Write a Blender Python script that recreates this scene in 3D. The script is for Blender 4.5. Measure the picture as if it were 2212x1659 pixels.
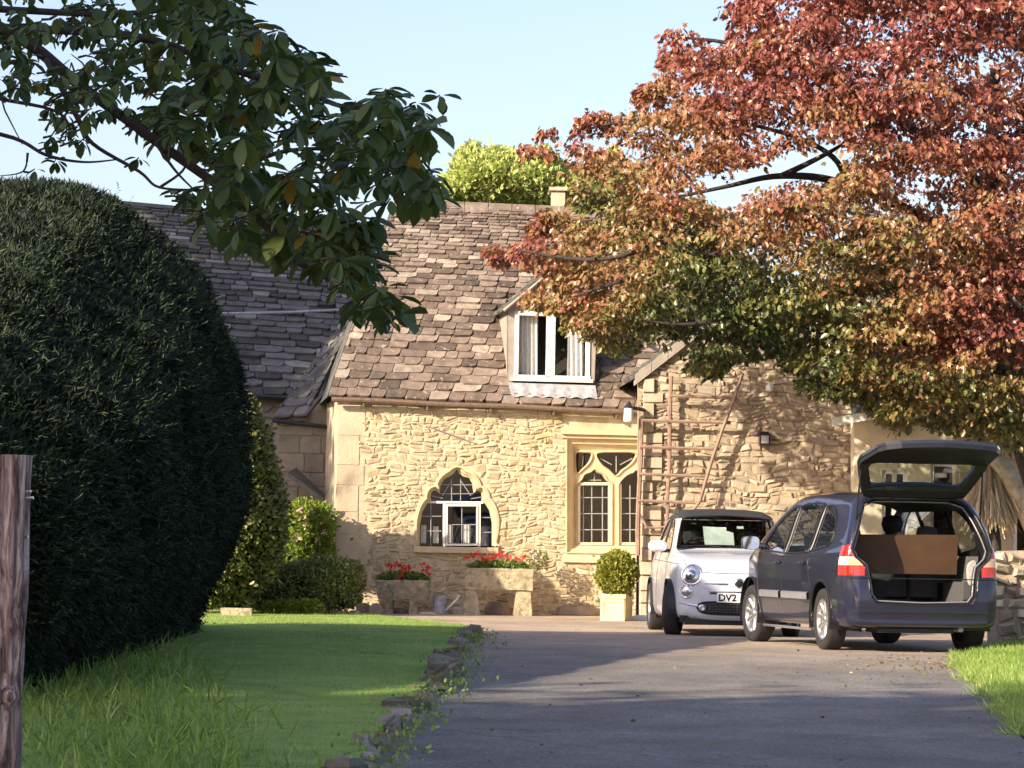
import bpy, math
import numpy as np
from mathutils import Vector, Matrix
from mathutils.geometry import tessellate_polygon

# ------------------------------------------------------------------ camera, sky, sun
W0, H0, FPX = 2212.0, 1659.0, 7000.0            # units of the picture used for placing, focal length in them
PITCH, ROLL, CZ = math.atan(361.5/FPX), 0.0175, 0.95
scene = bpy.context.scene
for _o in list(bpy.data.objects): bpy.data.objects.remove(_o)
C = scene.collection
_F = np.array([0, math.cos(PITCH), math.sin(PITCH)]); _U0 = np.array([0, -math.sin(PITCH), math.cos(PITCH)])
_X = np.array([1.0, 0, 0])
_U = _U0*math.cos(ROLL) - _X*math.sin(ROLL); _R = _X*math.cos(ROLL) + _U0*math.sin(ROLL)
cam_data = bpy.data.cameras.new("camera"); cam = bpy.data.objects.new("camera", cam_data); C.objects.link(cam)
m = Matrix.Identity(4)
for i in range(3): m[i][0], m[i][1], m[i][2] = _R[i], _U[i], -_F[i]
m[2][3] = CZ
cam.matrix_world = m
cam_data.sensor_width = 36; cam_data.lens = FPX/W0*36; cam_data.clip_end = 3000; cam_data.clip_start = .1
scene.camera = cam

SUN_AZ, SUN_EL = math.radians(42), math.radians(24)     # azimuth of light travel measured from +X towards +Y
world = bpy.data.worlds.new("World"); scene.world = world; world.use_nodes = True
nt = world.node_tree; sky = nt.nodes.new('ShaderNodeTexSky'); sky.sky_type = 'NISHITA'; sky.sun_disc = False
sky.sun_elevation = SUN_EL
tosun = Vector((-math.cos(SUN_AZ)*math.cos(SUN_EL), -math.sin(SUN_AZ)*math.cos(SUN_EL), math.sin(SUN_EL)))
sky.sun_rotation = math.atan2(tosun.x, tosun.y)
sky.air_density = 1.0; sky.dust_density = 2.0; sky.ozone_density = 1.0
skm = nt.nodes.new('ShaderNodeMix'); skm.data_type = 'RGBA'; skm.blend_type = 'MULTIPLY'; skm.inputs[0].default_value = 1; skm.inputs[7].default_value = (.96, .89, 1, 1)
nt.links.new(sky.outputs[0], skm.inputs[6]); nt.links.new(skm.outputs[2], nt.nodes['Background'].inputs[0]); nt.nodes['Background'].inputs[1].default_value = 0.12
sd = bpy.data.lights.new("sun", 'SUN'); sun = bpy.data.objects.new("sun", sd); C.objects.link(sun)
sd.energy = 4.6; sd.angle = math.radians(.5); sd.color = (1, .84, .62)
sun.rotation_mode = 'QUATERNION'; sun.rotation_quaternion = tosun.to_track_quat('Z', 'Y'); sun.location = (0, -5, 30)
scene.view_settings.view_transform = 'Standard'; scene.view_settings.look = 'None'
scene.view_settings.exposure = 1.15; scene.view_settings.gamma = 1
rng = np.random.default_rng(7)

# ------------------------------------------------------------------ placing
def dirs(u, v):
    u = np.asarray(u, float); v = np.asarray(v, float)
    d = _F*FPX + (u[..., None]-W0/2)*_R - (v[..., None]-H0/2)*_U
    return d/d[..., 1:2]
def at(u, v, Y):
    d = dirs(u, v); return d*np.asarray(Y, float)[..., None] + np.array([0, 0, CZ])
def proj(P):
    P = np.asarray(P, float) - np.array([0, 0, CZ])
    z = P@_F; return np.stack([W0/2+FPX*(P@_R)/z, H0/2-FPX*(P@_U)/z], -1)
def gz(x, y):
    y = np.asarray(y, float); t = np.clip(31-y, 0, 60); return -.0198*t*t/(t+1.6)
def gp(u, v, off=0.0):                                  # point of the ground seen at u, v
    d = dirs(u, v); lo = np.full(d.shape[:-1], 4.0); hi = np.full(d.shape[:-1], 400.0)
    for _ in range(50):
        m_ = (lo+hi)/2; z = CZ+d[..., 2]*m_; below = z < gz(0, m_)+off
        hi = np.where(below, m_, hi); lo = np.where(below, lo, m_)
    Y = (lo+hi)/2; return np.stack([d[..., 0]*Y, Y, gz(0, Y)+off], -1)
class Frame:                                            # a vertical plane: a along it, b = height, c outwards
    def __init__(s, O, yaw):
        s.O = np.array([O[0], O[1], 0.0]); t = math.radians(yaw)
        s.X = np.array([math.cos(t), math.sin(t), 0]); s.n = np.array([math.sin(t), -math.cos(t), 0])
    def hit(s, u, v, c=0.0):
        d = dirs(u, v); O = s.O+s.n*c; t = (O@s.n)/(d@s.n); P = d*t[..., None]+np.array([0, 0, CZ])
        return np.stack([(P-s.O)@s.X, P[..., 2]], -1)
    def px(s, pts, c=0.0): p = np.array(pts, float); return s.hit(p[:, 0], p[:, 1], c)
    def w(s, a, b, c=0.0):
        a = np.asarray(a, float); b = np.asarray(b, float); c = np.asarray(c, float)
        return s.O + a[..., None]*s.X + np.broadcast_to(c, a.shape)[..., None]*s.n + b[..., None]*np.array([0, 0, 1.0])
# ------------------------------------------------------------------ materials
def new_mat(name):
    mt = bpy.data.materials.new(name); mt.use_nodes = True; n = mt.node_tree.nodes; return mt, n, mt.node_tree.links, n['Principled BSDF']
def ramp(n, l, src, cols, interp='LINEAR'):
    r = n.new('ShaderNodeValToRGB'); e = r.color_ramp.elements; r.color_ramp.interpolation = interp
    while len(e) < len(cols): e.new(.5)
    for i, c in enumerate(cols):
        pos, col = c if len(c) == 2 else (i/(len(cols)-1), c)
        e[i].position = pos; e[i].color = (*col, 1)
    l.new(src, r.inputs[0]); return r.outputs[0]
def noise(n, l, scale, detail=4, vec=None, rough=.6, coord='Object'):
    t = n.new('ShaderNodeTexNoise'); t.inputs['Scale'].default_value = scale; t.inputs['Detail'].default_value = detail
    t.inputs['Roughness'].default_value = rough
    if vec is None:
        tc = n.new('ShaderNodeTexCoord'); vec = tc.outputs[coord]
    l.new(vec, t.inputs['Vector']); return t
def mixc(n, l, fac, a, b, mode='MIX'):
    x = n.new('ShaderNodeMix'); x.data_type = 'RGBA'; x.blend_type = mode
    for inp, val in ((x.inputs[0], fac), (x.inputs[6], a), (x.inputs[7], b)):
        if isinstance(val, bpy.types.NodeSocket): l.new(val, inp)
        elif isinstance(val, (int, float)): inp.default_value = val
        else: inp.default_value = (*val, 1)
    return x.outputs[2]
def bump(n, l, bs, h, strength, dist):
    b = n.new('ShaderNodeBump'); b.inputs['Strength'].default_value = strength; b.inputs['Distance'].default_value = dist
    l.new(h, b.inputs['Height']); l.new(b.outputs[0], bs.inputs['Normal']); return b
def tint_mat(name, cols, rough=.85, nscale=9, namp=.35, bscale=40, bdist=.01, bstr=.6, spots=None, spec=.3):
    """colour per piece from the 'tint' attribute, broken up by noise"""
    mt, n, l, bs = new_mat(name)
    a = n.new('ShaderNodeAttribute'); a.attribute_name = 'tint'
    c = ramp(n, l, a.outputs['Fac'], cols)
    nz = noise(n, l, nscale, 6)
    dk = ramp(n, l, nz.outputs['Fac'], [(.3, (1-namp,)*3), (.7, (1+0*namp,)*3)])
    c = mixc(n, l, 1.0, c, dk, 'MULTIPLY')
    if spots:
        sc, col, lo, hi = spots; s = noise(n, l, sc, 5); f = ramp(n, l, s.outputs['Fac'], [(lo, (0, 0, 0)), (hi, (1, 1, 1))])
        c = mixc(n, l, f, c, col)
    l.new(c, bs.inputs['Base Color']); bs.inputs['Roughness'].default_value = rough; bs.inputs['Specular IOR Level'].default_value = spec
    nb = noise(n, l, bscale, 6); bump(n, l, bs, nb.outputs['Fac'], bstr, bdist); return mt
def plain(name, col, rough=.5, metal=0, spec=.5, namp=.15, nscale=20, bdist=0, coat=0, bscale=60):
    mt, n, l, bs = new_mat(name)
    nz = noise(n, l, nscale, 5); k = ramp(n, l, nz.outputs['Fac'], [(.3, tuple(x*(1-namp) for x in col)), (.7, tuple(min(1, x*(1+namp)) for x in col))])
    l.new(k, bs.inputs['Base Color']); bs.inputs['Roughness'].default_value = rough; bs.inputs['Metallic'].default_value = metal
    bs.inputs['Specular IOR Level'].default_value = spec; bs.inputs['Coat Weight'].default_value = coat; bs.inputs['Coat Roughness'].default_value = .04
    if bdist:
        nb = noise(n, l, bscale, 6); bump(n, l, bs, nb.outputs['Fac'], .7, bdist)
    return mt
def leaf_mat(name, cols, rough=.5, trans=.35, spec=.35):
    mt, n, l, bs = new_mat(name)
    a = n.new('ShaderNodeAttribute'); a.attribute_name = 'tint'
    c = ramp(n, l, a.outputs['Fac'], cols)
    l.new(c, bs.inputs['Base Color']); bs.inputs['Roughness'].default_value = rough; bs.inputs['Specular IOR Level'].default_value = spec
    tr = n.new('ShaderNodeBsdfTranslucent'); l.new(c, tr.inputs[0]); mx = n.new('ShaderNodeMixShader'); mx.inputs[0].default_value = trans
    l.new(bs.outputs[0], mx.inputs[1]); l.new(tr.outputs[0], mx.inputs[2]); l.new(mx.outputs[0], n['Material Output'].inputs[0]); return mt
def glass_mat(name, tintc=(.5, .55, .55), amount=.5, rough=.02):
    mt, n, l, bs = new_mat(name)
    g = n.new('ShaderNodeBsdfGlossy'); g.inputs['Roughness'].default_value = rough; g.inputs[0].default_value = (1, 1, 1, 1)
    t = n.new('ShaderNodeBsdfTransparent'); t.inputs[0].default_value = (*tintc, 1)
    fr = n.new('ShaderNodeFresnel'); fr.inputs[0].default_value = 1.52
    ma = n.new('ShaderNodeMath'); ma.operation = 'MULTIPLY_ADD'; l.new(fr.outputs[0], ma.inputs[0]); ma.inputs[1].default_value = 1.0; ma.inputs[2].default_value = amount
    mx = n.new('ShaderNodeMixShader'); gm_ = n.new('ShaderNodeNewGeometry'); mb_ = n.new('ShaderNodeMix'); mb_.data_type = 'FLOAT'; l.new(gm_.outputs['Backfacing'], mb_.inputs[0]); l.new(ma.outputs[0], mb_.inputs[2]); mb_.inputs[3].default_value = amount+.05
    l.new(mb_.outputs[0], mx.inputs[0]); l.new(t.outputs[0], mx.inputs[1]); l.new(g.outputs[0], mx.inputs[2])
    l.new(mx.outputs[0], n['Material Output'].inputs[0]); return mt
# ------------------------------------------------------------------ meshes
class MB:
    """collects verts (numpy blocks), faces and a tint per vertex"""
    def __init__(s): s.v = []; s.f = []; s.t = []; s.n = 0
    def add(s, v, f, t=.5):
        v = np.asarray(v, float).reshape(-1, 3); s.v.append(v)
        s.f += [tuple(int(i)+s.n for i in q) for q in f]
        s.t.append(np.full(len(v), t) if np.isscalar(t) else np.asarray(t, float)); s.n += len(v)
    def box(s, lo, hi, fr=None, t=.5, jit=0):
        (x0, y0, z0), (x1, y1, z1) = lo, hi
        v = np.array([(x, y, z) for z in (z0, z1) for y in (y0, y1) for x in (x0, x1)], float)
        if jit: v = v + rng.uniform(-jit, jit, v.shape)
        if fr is not None: v = fr.w(v[:, 0], v[:, 2], v[:, 1])
        s.add(v, [(0, 1, 3, 2), (4, 6, 7, 5), (0, 4, 5, 1), (2, 3, 7, 6), (0, 2, 6, 4), (1, 5, 7, 3)], t)
    def tube(s, pts, r, n=8, t=.5, cap=True):
        pts = np.asarray(pts, float); r = np.full(len(pts), r) if np.isscalar(r) else np.asarray(r, float)
        tan = np.gradient(pts, axis=0); rings = []
        up = np.array([0, 0, 1.0]); 
        for p, d, rr in zip(pts, tan, r):
            d = d/(np.linalg.norm(d)+1e-9); a = np.cross(d, up)
            if np.linalg.norm(a) < .15: a = np.cross(d, np.array([0, 1.0, 0]))
            a /= np.linalg.norm(a); b = np.cross(d, a)
            th = np.linspace(0, 2*math.pi, n, endpoint=False)
            rings.append(p+rr*(np.cos(th)[:, None]*a+np.sin(th)[:, None]*b))
        f = []
        for i in range(len(pts)-1):
            for j in range(n):
                k = (j+1) % n; f.append((i*n+j, i*n+k, (i+1)*n+k, (i+1)*n+j))
        if cap: f += [tuple(range(n))[::-1], tuple((len(pts)-1)*n+j for j in range(n))]
        s.add(np.concatenate(rings), f, t)
    def lathe(s, prof, n=24, axis='z', o=(0, 0, 0), t=.5, cap=True):
        prof = np.asarray(prof, float); th = np.linspace(0, 2*math.pi, n, endpoint=False); vs = []
        for r, h in prof:
            c, q = r*np.cos(th), r*np.sin(th); hh = np.full(n, h)
            vs.append(np.stack({'z': (c, q, hh), 'x': (hh, c, q), 'y': (c, hh, q)}[axis], -1))
        f = []
        for i in range(len(prof)-1):
            for j in range(n):
                k = (j+1) % n; f.append((i*n+j, i*n+k, (i+1)*n+k, (i+1)*n+j))
        if cap: f += [tuple(range(n))[::-1], tuple((len(prof)-1)*n+j for j in range(n))]
        s.add(np.concatenate(vs)+np.array(o, float), f, t)
    def grid(s, P, t=.5):                                # P: (rows, cols, 3)
        r, c = P.shape[:2]; i = np.arange(r*c).reshape(r, c)
        f = np.stack([i[:-1, :-1], i[:-1, 1:], i[1:, 1:], i[1:, :-1]], -1).reshape(-1, 4)
        s.add(P.reshape(-1, 3), f.tolist(), t)
def link(name, v, f, mat, root=None, t=None, smooth=False, local=False):
    v = np.asarray(v, float)
    if root is not None and not local:
        v = v - np.array(root['_o']) if '_o' in root else v - np.array(root.location)
    me = bpy.data.meshes.new(name); f = f if isinstance(f, list) else f.tolist()
    me.from_pydata(v.tolist(), [], f)
    if t is not None:
        a = me.attributes.new('tint', 'FLOAT', 'POINT'); a.data.foreach_set('value', np.asarray(t, np.float32))
    if smooth: me.polygons.foreach_set('use_smooth', np.ones(len(me.polygons), bool))
    me.materials.append(mat); me.update()
    o = bpy.data.objects.new(name, me); C.objects.link(o)
    if root is not None: o.parent = root
    return o
def build(mb, name, mat, root=None, smooth=False, local=False):
    v = np.concatenate(mb.v); t = np.concatenate(mb.t)
    if root is None:
        o3 = np.array([(v[:, 0].min()+v[:, 0].max())/2, (v[:, 1].min()+v[:, 1].max())/2, v[:, 2].min()])
        o = link(name, v-o3, mb.f, mat, None, t, smooth); o.location = o3.tolist(); return o
    return link(name, v, mb.f, mat, root, t, smooth, local)
def origin(o):                                          # world origin of a thing or part for placing children
    p = np.zeros(3)
    while o is not None: p = p+np.array(o.location); o = o.parent
    return p
def sub(mb, name, mat, par, smooth=False):              # child of a mesh part, verts in world space
    v = np.concatenate(mb.v)-origin(par); return link(name, v, mb.f, mat, par, np.concatenate(mb.t), smooth, True)
def thing(name, label, cat, loc=(0, 0, 0), rz=0, group=None):
    o = bpy.data.objects.new(name, None); C.objects.link(o); o.location = [float(q) for q in loc]; o.rotation_euler = (0, 0, rz)
    o.empty_display_size = .3; tag(o, label, cat, group); return o
def tag(o, label=None, cat=None, group=None, kind=None):
    for k, x in (('label', label), ('category', cat), ('group', group), ('kind', kind)):
        if x: o[k] = x
    return o
# ------------------------------------------------------------------ polygon helpers
def inside(P, poly):
    x, y = P[..., 0], P[..., 1]; poly = np.asarray(poly, float)
    if x.size*len(poly) < 400000:
        p, q = poly, np.roll(poly, 1, 0); X, Y = x[..., None], y[..., None]
        return (((p[:, 1] > Y) != (q[:, 1] > Y)) & (X < (q[:, 0]-p[:, 0])*(Y-p[:, 1])/(q[:, 1]-p[:, 1]+1e-12)+p[:, 0])).sum(-1) % 2 == 1
    r = np.zeros(x.shape, bool); j = len(poly)-1
    for i in range(len(poly)):
        xi, yi = poly[i]; xj, yj = poly[j]
        r ^= ((yi > y) != (yj > y)) & (x < (xj-xi)*(y-yi)/(yj-yi+1e-12)+xi); j = i
    return r
def sdf(P, poly, near=False):
    poly = np.asarray(poly, float)
    if P[..., 0].size*len(poly) < 400000:
        A = np.roll(poly, 1, 0); AB = poly-A; W = P[..., None, :]-A; t = np.clip((W*AB).sum(-1)/((AB*AB).sum(-1)+1e-12), 0, 1); R = W-t[..., None]*AB; D = (R*R).sum(-1); k = D.argmin(-1)
        s = np.sqrt(np.take_along_axis(D, k[..., None], -1)[..., 0])*np.where(inside(P, poly), -1, 1)
        return (s, P-np.take_along_axis(R, k[..., None, None], -2)[..., 0, :]) if near else s
    best = np.full(P.shape[:-1], 1e18); bp = np.zeros(P.shape)
    for i in range(len(poly)):
        a = poly[i-1]; b = poly[i]; ab = b-a; t = np.clip(((P-a)@ab)/(ab@ab+1e-12), 0, 1)
        q = a+t[..., None]*ab; d = ((P-q)**2).sum(-1); mk = d < best; best = np.where(mk, d, best)
        if near: bp[mk] = q[mk]
    s = np.sqrt(best)*np.where(inside(P, poly), -1, 1)
    return (s, bp) if near else s
def catmull(pts, n=6, closed=False):
    pts = np.asarray(pts, float); N = len(pts); out = []
    rngi = range(N) if closed else range(N-1)
    for i in rngi:
        g = (lambda k: pts[k % N]) if closed else (lambda k: pts[min(max(k, 0), N-1)])
        p0, p1, p2, p3 = g(i-1), g(i), g(i+1), g(i+2)
        for t in np.linspace(0, 1, n, endpoint=False):
            out.append(.5*((2*p1)+(-p0+p2)*t+(2*p0-5*p1+4*p2-p3)*t*t+(-p0+3*p1-3*p2+p3)*t**3))
    if not closed: out.append(pts[-1])
    return np.array(out)
def tess(outer, holes=()):
    polys = [[Vector((float(p[0]), float(p[1]), 0)) for p in q] for q in [outer, *holes]]
    tris = tessellate_polygon(polys); pts = np.array([[p.x, p.y] for q in polys for p in q]); return pts, [tuple(t) for t in tris]
def slab(mb, fr, outer, holes, c0, c1, t=.5):           # plate with holes between depths c0 (back) and c1 (front)
    pts, tr = tess(outer, holes); n = len(pts)
    mb.add(fr.w(pts[:, 0], pts[:, 1], c1), tr, t)
    for q in [outer, *holes]:
        q = np.asarray(q); k = len(q); v = np.concatenate([fr.w(q[:, 0], q[:, 1], c1), fr.w(q[:, 0], q[:, 1], c0)])
        mb.add(v, [(i, (i+1) % k, k+(i+1) % k, k+i) for i in range(k)], t)
def sheet(poly, zf, step=.3, skirt=0):                  # ground sheet over a plan polygon, snapped to its edge
    poly = np.asarray(poly, float); lo = poly.min(0)-step; hi = poly.max(0)+step
    xs = np.arange(lo[0], hi[0]+step, step); ys = np.arange(lo[1], hi[1]+step, step)
    G = np.stack(np.meshgrid(xs, ys), -1); d, q = sdf(G, poly, True); cen = (G[:-1, :-1]+G[1:, 1:])/2; keep = sdf(cen, poly) < step*.25
    i = np.arange(G.shape[0]*G.shape[1]).reshape(G.shape[:2])
    F = np.stack([i[:-1, :-1], i[:-1, 1:], i[1:, 1:], i[1:, :-1]], -1)[keep]
    V = G.copy(); cnt = np.zeros(G.shape[0]*G.shape[1], int); np.add.at(cnt, F.reshape(-1), 1)
    bd = ((cnt < 4) & (cnt > 0)).reshape(G.shape[:2]); V[bd] = q[bd]
    V = V.reshape(-1, 2); used = np.unique(F); mp = np.full(len(V), -1); mp[used] = np.arange(len(used)); V = V[used]; F = mp[F]
    Z = zf(V[:, 0], V[:, 1]); mb = MB(); mb.add(np.column_stack([V, Z]), F.tolist())
    if skirt:
        k = len(poly); pz = zf(poly[:, 0], poly[:, 1]); v = np.concatenate([np.column_stack([poly, pz]), np.column_stack([poly, pz-skirt])])
        mb.add(v, [(a, (a+1) % k, k+(a+1) % k, k+a) for a in range(k)])
    return mb
# ------------------------------------------------------------------ stones, tiles, leaves
def rubble(mb, fr, poly, holes=(), hmin=.05, hmax=.12, wmin=.1, wmax=.38, dmin=.012, dmax=.045, gap=.008, c0=0.0, rnd=.36, tl=(0, 1), wv_=1.0):
    poly = np.asarray(poly); lo, hi = poly.min(0), poly.max(0); b = lo[1]
    while b < hi[1]:
        h = rng.uniform(hmin, hmax); a = lo[0]-rng.uniform(0, wmax)
        while a < hi[0]:
            w = rng.uniform(wmin, wmax)*(.6+.4*h/hmax); 
            hh = h
            parts = [(b, h)] if rng.random() > .25 or h < hmax*.8 else [(b, h*.5), (b+h*.5, h*.5)]
            for bb, hh in parts:
                q = np.array([(a+gap, bb+gap), (a+w-gap, bb+gap), (a+w-gap, bb+hh-gap), (a+gap, bb+hh-gap)])
                q += rng.uniform(-1, 1, (4, 2))*np.array([.024, .012])*min(1, hh/.08); sk = rng.normal(0, .007); q[:, 1] += (q[:, 0]-q[:, 0].mean())/w*sk*2
                q[:, 1] += wv_*(.030*np.sin(q[:, 0]*3.7+q[:, 1]*2.3)+.022*np.sin(q[:, 0]*8.9-q[:, 1]*5.1)+.010*np.sin(q[:, 0]*19+q[:, 1]*11)); q[:, 0] += wv_*.02*np.sin(q[:, 1]*13+q[:, 0]*5)
                cen = q.mean(0); ok = inside(cen[None], poly)[0]
                if ok:
                    qi = sdf(q, poly); 
                    if qi.max() > .0:                      # pull corners back onto the boundary
                        _, bp = sdf(q, poly, True); q = np.where((qi > 0)[:, None], bp, q)
                    for H in holes:
                        s = sdf(q, H)
                        if inside(cen[None], H)[0] or s.min() < -.05: ok = False; break
                        if s.min() < 0:
                            _, bp = sdf(q, H, True); q = np.where((s < 0)[:, None], bp, q)
                if ok:
                    d = rng.uniform(dmin, dmax); cen = q.mean(0); tiltv = rng.uniform(-.5, .5, 2)*d
                    m1 = cen+(q-cen)*(1-.10*rnd/.3*rng.uniform(.6, 1.4)); m2 = cen+(q-cen)*(1-.34*rnd/.3*rng.uniform(.7, 1.2))
                    sx = np.sign(q-cen)
                    c1 = d*.62+sx@tiltv*.6; c2 = d+sx@tiltv
                    v = np.concatenate([fr.w(q[:, 0], q[:, 1], c0-.02), fr.w(m1[:, 0], m1[:, 1], c0+np.maximum(c1, .003)), fr.w(m2[:, 0], m2[:, 1], c0+np.maximum(c2, .006))])
                    f = [(i, (i+1) % 4, 4+(i+1) % 4, 4+i) for i in range(4)]+[(4+i, 4+(i+1) % 4, 8+(i+1) % 4, 8+i) for i in range(4)]+[(8, 9, 10, 11)]
                    mb.add(v, f, tl[0]+(tl[1]-tl[0])*rng.random())
            a += w
        b += h
def tiles(mb, E0, E1, R1, R0, rows=26, h0=.3, h1=.1, w0=.34, w1=.17, th=.02, clip=None, holes=None):
    """stone tiles in courses that shrink upwards, laid on the patch eaves E0-E1, ridge R0-R1"""
    E0, E1, R1, R0 = [np.asarray(q, float) for q in (E0, E1, R1, R0)]
    L = np.linalg.norm((R0+R1)/2-(E0+E1)/2); hs = np.linspace(h0, h1, rows); hs = hs*L/hs.sum(); tt = np.concatenate([[0], np.cumsum(hs)])/L
    nrm = np.cross(E1-E0, R0-E0); nrm /= np.linalg.norm(nrm)
    if nrm[2] < 0: nrm = -nrm
    S = lambda s, t: (E0*(1-s)+E1*s)*(1-t)+(R0*(1-s)+R1*s)*t
    for r in range(rows):
        t0, t1 = tt[r], min(1.0, tt[r+1]+(tt[r+1]-tt[r])*.25); frac = r/rows
        Wd = np.linalg.norm(S(1, t0)-S(0, t0)); w = w0*(1-frac)+w1*frac; s = -rng.random()*w/Wd; lift = th*(1.15+.0*r)
        while s < 1:
            ws = w*rng.uniform(.6, 1.5)/Wd; a, b = max(s, 0), min(s+ws, 1); s += ws
            if b-a < .004: continue
            g = .007/Wd; a += g; b -= g
            if b <= a: continue
            j = rng.uniform(-.018, .018, 4)*(1.2-frac*.7); q0 = t0+j[0]/L; q1 = t0+j[1]/L
            p = [S(a, q0), S(b, q1), S(b, t1), S(a, t1)]
            if holes is not None and holes((p[0]+p[1]+p[2]+p[3])/4): continue
            tk = th*rng.uniform(.7, 1.6); li = lift*rng.uniform(.7, 1.8); z = rng.uniform(-.003, .003, 2)
            lowt = [p[0]+nrm*(li+tk+z[0]), p[1]+nrm*(li+tk+z[1]), p[2]+nrm*tk*.8, p[3]+nrm*tk*.8]
            lowb = [p[0]+nrm*(li*.3), p[1]+nrm*(li*.3), p[2]-nrm*.004, p[3]-nrm*.004]
            # chipped lower corners
            e0 = (p[1]-p[0])*rng.uniform(.05, .22); e1 = (p[0]-p[1])*rng.uniform(.05, .22); u0 = (p[3]-p[0])*rng.uniform(.06, .25); u1 = (p[2]-p[1])*rng.uniform(.06, .25)
            tp_ = [lowt[0]+e0, lowt[1]+e1, lowt[1]+u1, lowt[2], lowt[3], lowt[0]+u0]; bt_ = [lowb[0]+e0, lowb[1]+e1, lowb[1]+u1, lowb[2], lowb[3], lowb[0]+u0]
            mb.add(tp_+bt_, [(0, 1, 2, 3, 4, 5), (6, 7, 1, 0), (7, 8, 2, 1), (8, 9, 3, 2), (11, 6, 0, 5), (10, 11, 5, 4)], rng.random())
def rotmats(n, d=None, spread=1.0):
    """random frames whose Y axis follows d (n,3) loosely and whose normal Z is random"""
    r = rng.normal(size=(n, 3))
    y = r if d is None else d+r*spread
    y = y/np.linalg.norm(y, axis=1, keepdims=True); z = rng.normal(size=(n, 3)); z -= (z*y).sum(1, keepdims=True)*y; z /= np.linalg.norm(z, axis=1, keepdims=True)
    return np.cross(y, z), y, z
LEAF = (np.array([(0, 0, 0), (.28, .35, .06), (.22, .75, .03), (0, 1, -.08), (-.22, .75, .03), (-.28, .35, .06), (0, .5, -.03)], float),
        [(0, 1, 6), (1, 2, 6), (2, 3, 6), (3, 4, 6), (4, 5, 6), (5, 0, 6)])
LEAFQ = (np.array([(0, 0, 0), (.3, .5, .07), (0, 1, -.05), (-.3, .5, .07)], float), [(0, 1, 2), (0, 2, 3)])
NEEDLE = (np.array([(0, 0, 0), (.11, .4, .03), (0, 1, -.08), (-.11, .4, .03)], float), [(0, 1, 2), (0, 2, 3)])
BIGLEAF = (np.array([(0, 0, 0), (.10, .12, .02), (.2, .36, .05), (.27, .62, .02), (.2, .86, -.06), (0, 1.04, -.19), (-.2, .86, -.06), (-.27, .62, .02), (-.2, .36, .05), (-.10, .12, .02), (0, .36, -.035), (0, .7, -.10)], float),
           [(0, 1, 10), (1, 2, 10), (2, 3, 11, 10), (3, 4, 11), (4, 5, 11), (5, 6, 11), (6, 7, 11), (7, 8, 10, 11), (8, 9, 10), (9, 0, 10)])
PALM = (np.array([(0, 0, 0), (.16, .22, .02), (.52, .22, -.08), (.22, .42, .02), (.40, .72, -.08), (.12, .58, .0), (0, 1, -.12), (-.12, .58, 0), (-.40, .72, -.08), (-.22, .42, .02), (-.52, .22, -.08), (-.16, .22, .02)], float),
        [(0, 1, 11), (1, 2, 3), (3, 4, 5), (5, 6, 7), (7, 8, 9), (9, 10, 11), (1, 3, 9, 11), (3, 5, 7, 9)])
BLADE = (np.array([(-.04, 0, 0), (.04, 0, 0), (.03, .55, .05), (0, 1, .22), (-.03, .55, .05)], float), [(0, 1, 2, 4), (2, 3, 4)])
def leaves(mb, P, size, shape=LEAF, d=None, spread=1.0, t=.5, frames=None):
    n = len(P); V, F = shape; X, Y, Z = rotmats(n, d, spread) if frames is None else frames
    size = np.full(n, size) if np.isscalar(size) else size
    vv = (V[None, :, 0:1]*X[:, None]+V[None, :, 1:2]*Y[:, None]+V[None, :, 2:3]*Z[:, None])*size[:, None, None]+P[:, None]
    k = len(V); base = mb.n; 
    for q in F:
        fa = (np.array(q)[None]+np.arange(n)[:, None]*k+base); mb.f += [tuple(r) for r in fa.tolist()]
    mb.v.append(vv.reshape(-1, 3)); tt = np.full(n, t) if np.isscalar(t) else np.asarray(t); mb.t.append(np.repeat(tt, k)); mb.n += n*k
def inflate(poly, Y0, D, n, both=True, shell=.25, power=.5):
    """points in a solid whose outline seen from the front is poly, half-depth D; returns points and outward normals"""
    poly = np.asarray(poly, float); W = at(poly[:, 0], poly[:, 1], np.full(len(poly), float(Y0))); q = W[:, [0, 2]]
    lo, hi = q.min(0), q.max(0); P = np.zeros((0, 2))
    while len(P) < n:
        c = rng.uniform(lo, hi, (n*2, 2)); P = np.concatenate([P, c[inside(c, q)]])
    P = P[:n]; d, near = sdf(P, q, True); d = -d; dm = min(D*1.2, (hi-lo).min()/2); k = np.clip(d/dm, 0, 1)
    sg = np.where(rng.random(n) < .68, -1, 1) if both else -np.ones(n)
    dep = D*(1-(1-k)**2)**power*(1-shell*rng.random(n)**2)
    pts = np.stack([P[:, 0], Y0+sg*dep, P[:, 1]], -1)
    nn = (near-P); nn = nn/(np.linalg.norm(nn, axis=1, keepdims=True)+1e-6); 
    nr = np.stack([nn[:, 0]*(1-k), sg*(.25+k), nn[:, 1]*(1-k)], -1); nr /= np.linalg.norm(nr, axis=1, keepdims=True)
    return pts, nr
def core(poly, Y0, D, shrink=.85, step=.08):
    """solid under an inflated leaf shell"""
    poly = np.asarray(poly, float); W = at(poly[:, 0], poly[:, 1], np.full(len(poly), float(Y0))); q = W[:, [0, 2]]; c = q.mean(0); q = c+(q-c)*shrink
    lo, hi = q.min(0), q.max(0); xs = np.arange(lo[0]-step, hi[0]+step, step); zs = np.arange(lo[1]-step, hi[1]+step, step)
    G = np.stack(np.meshgrid(xs, zs), -1); d, nr = sdf(G, q, True); G2 = np.where((d > 0)[..., None], nr, G); d = np.minimum(d, 0)
    k = np.clip(-d/min(D*1.2, (hi-lo).min()/2), 0, 1); dep = D*shrink*(1-(1-k)**2)**.5; mb = MB()
    for s in (-1, 1): mb.grid(np.stack([G2[..., 0], Y0+s*dep, G2[..., 1]], -1))
    return mb
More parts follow.
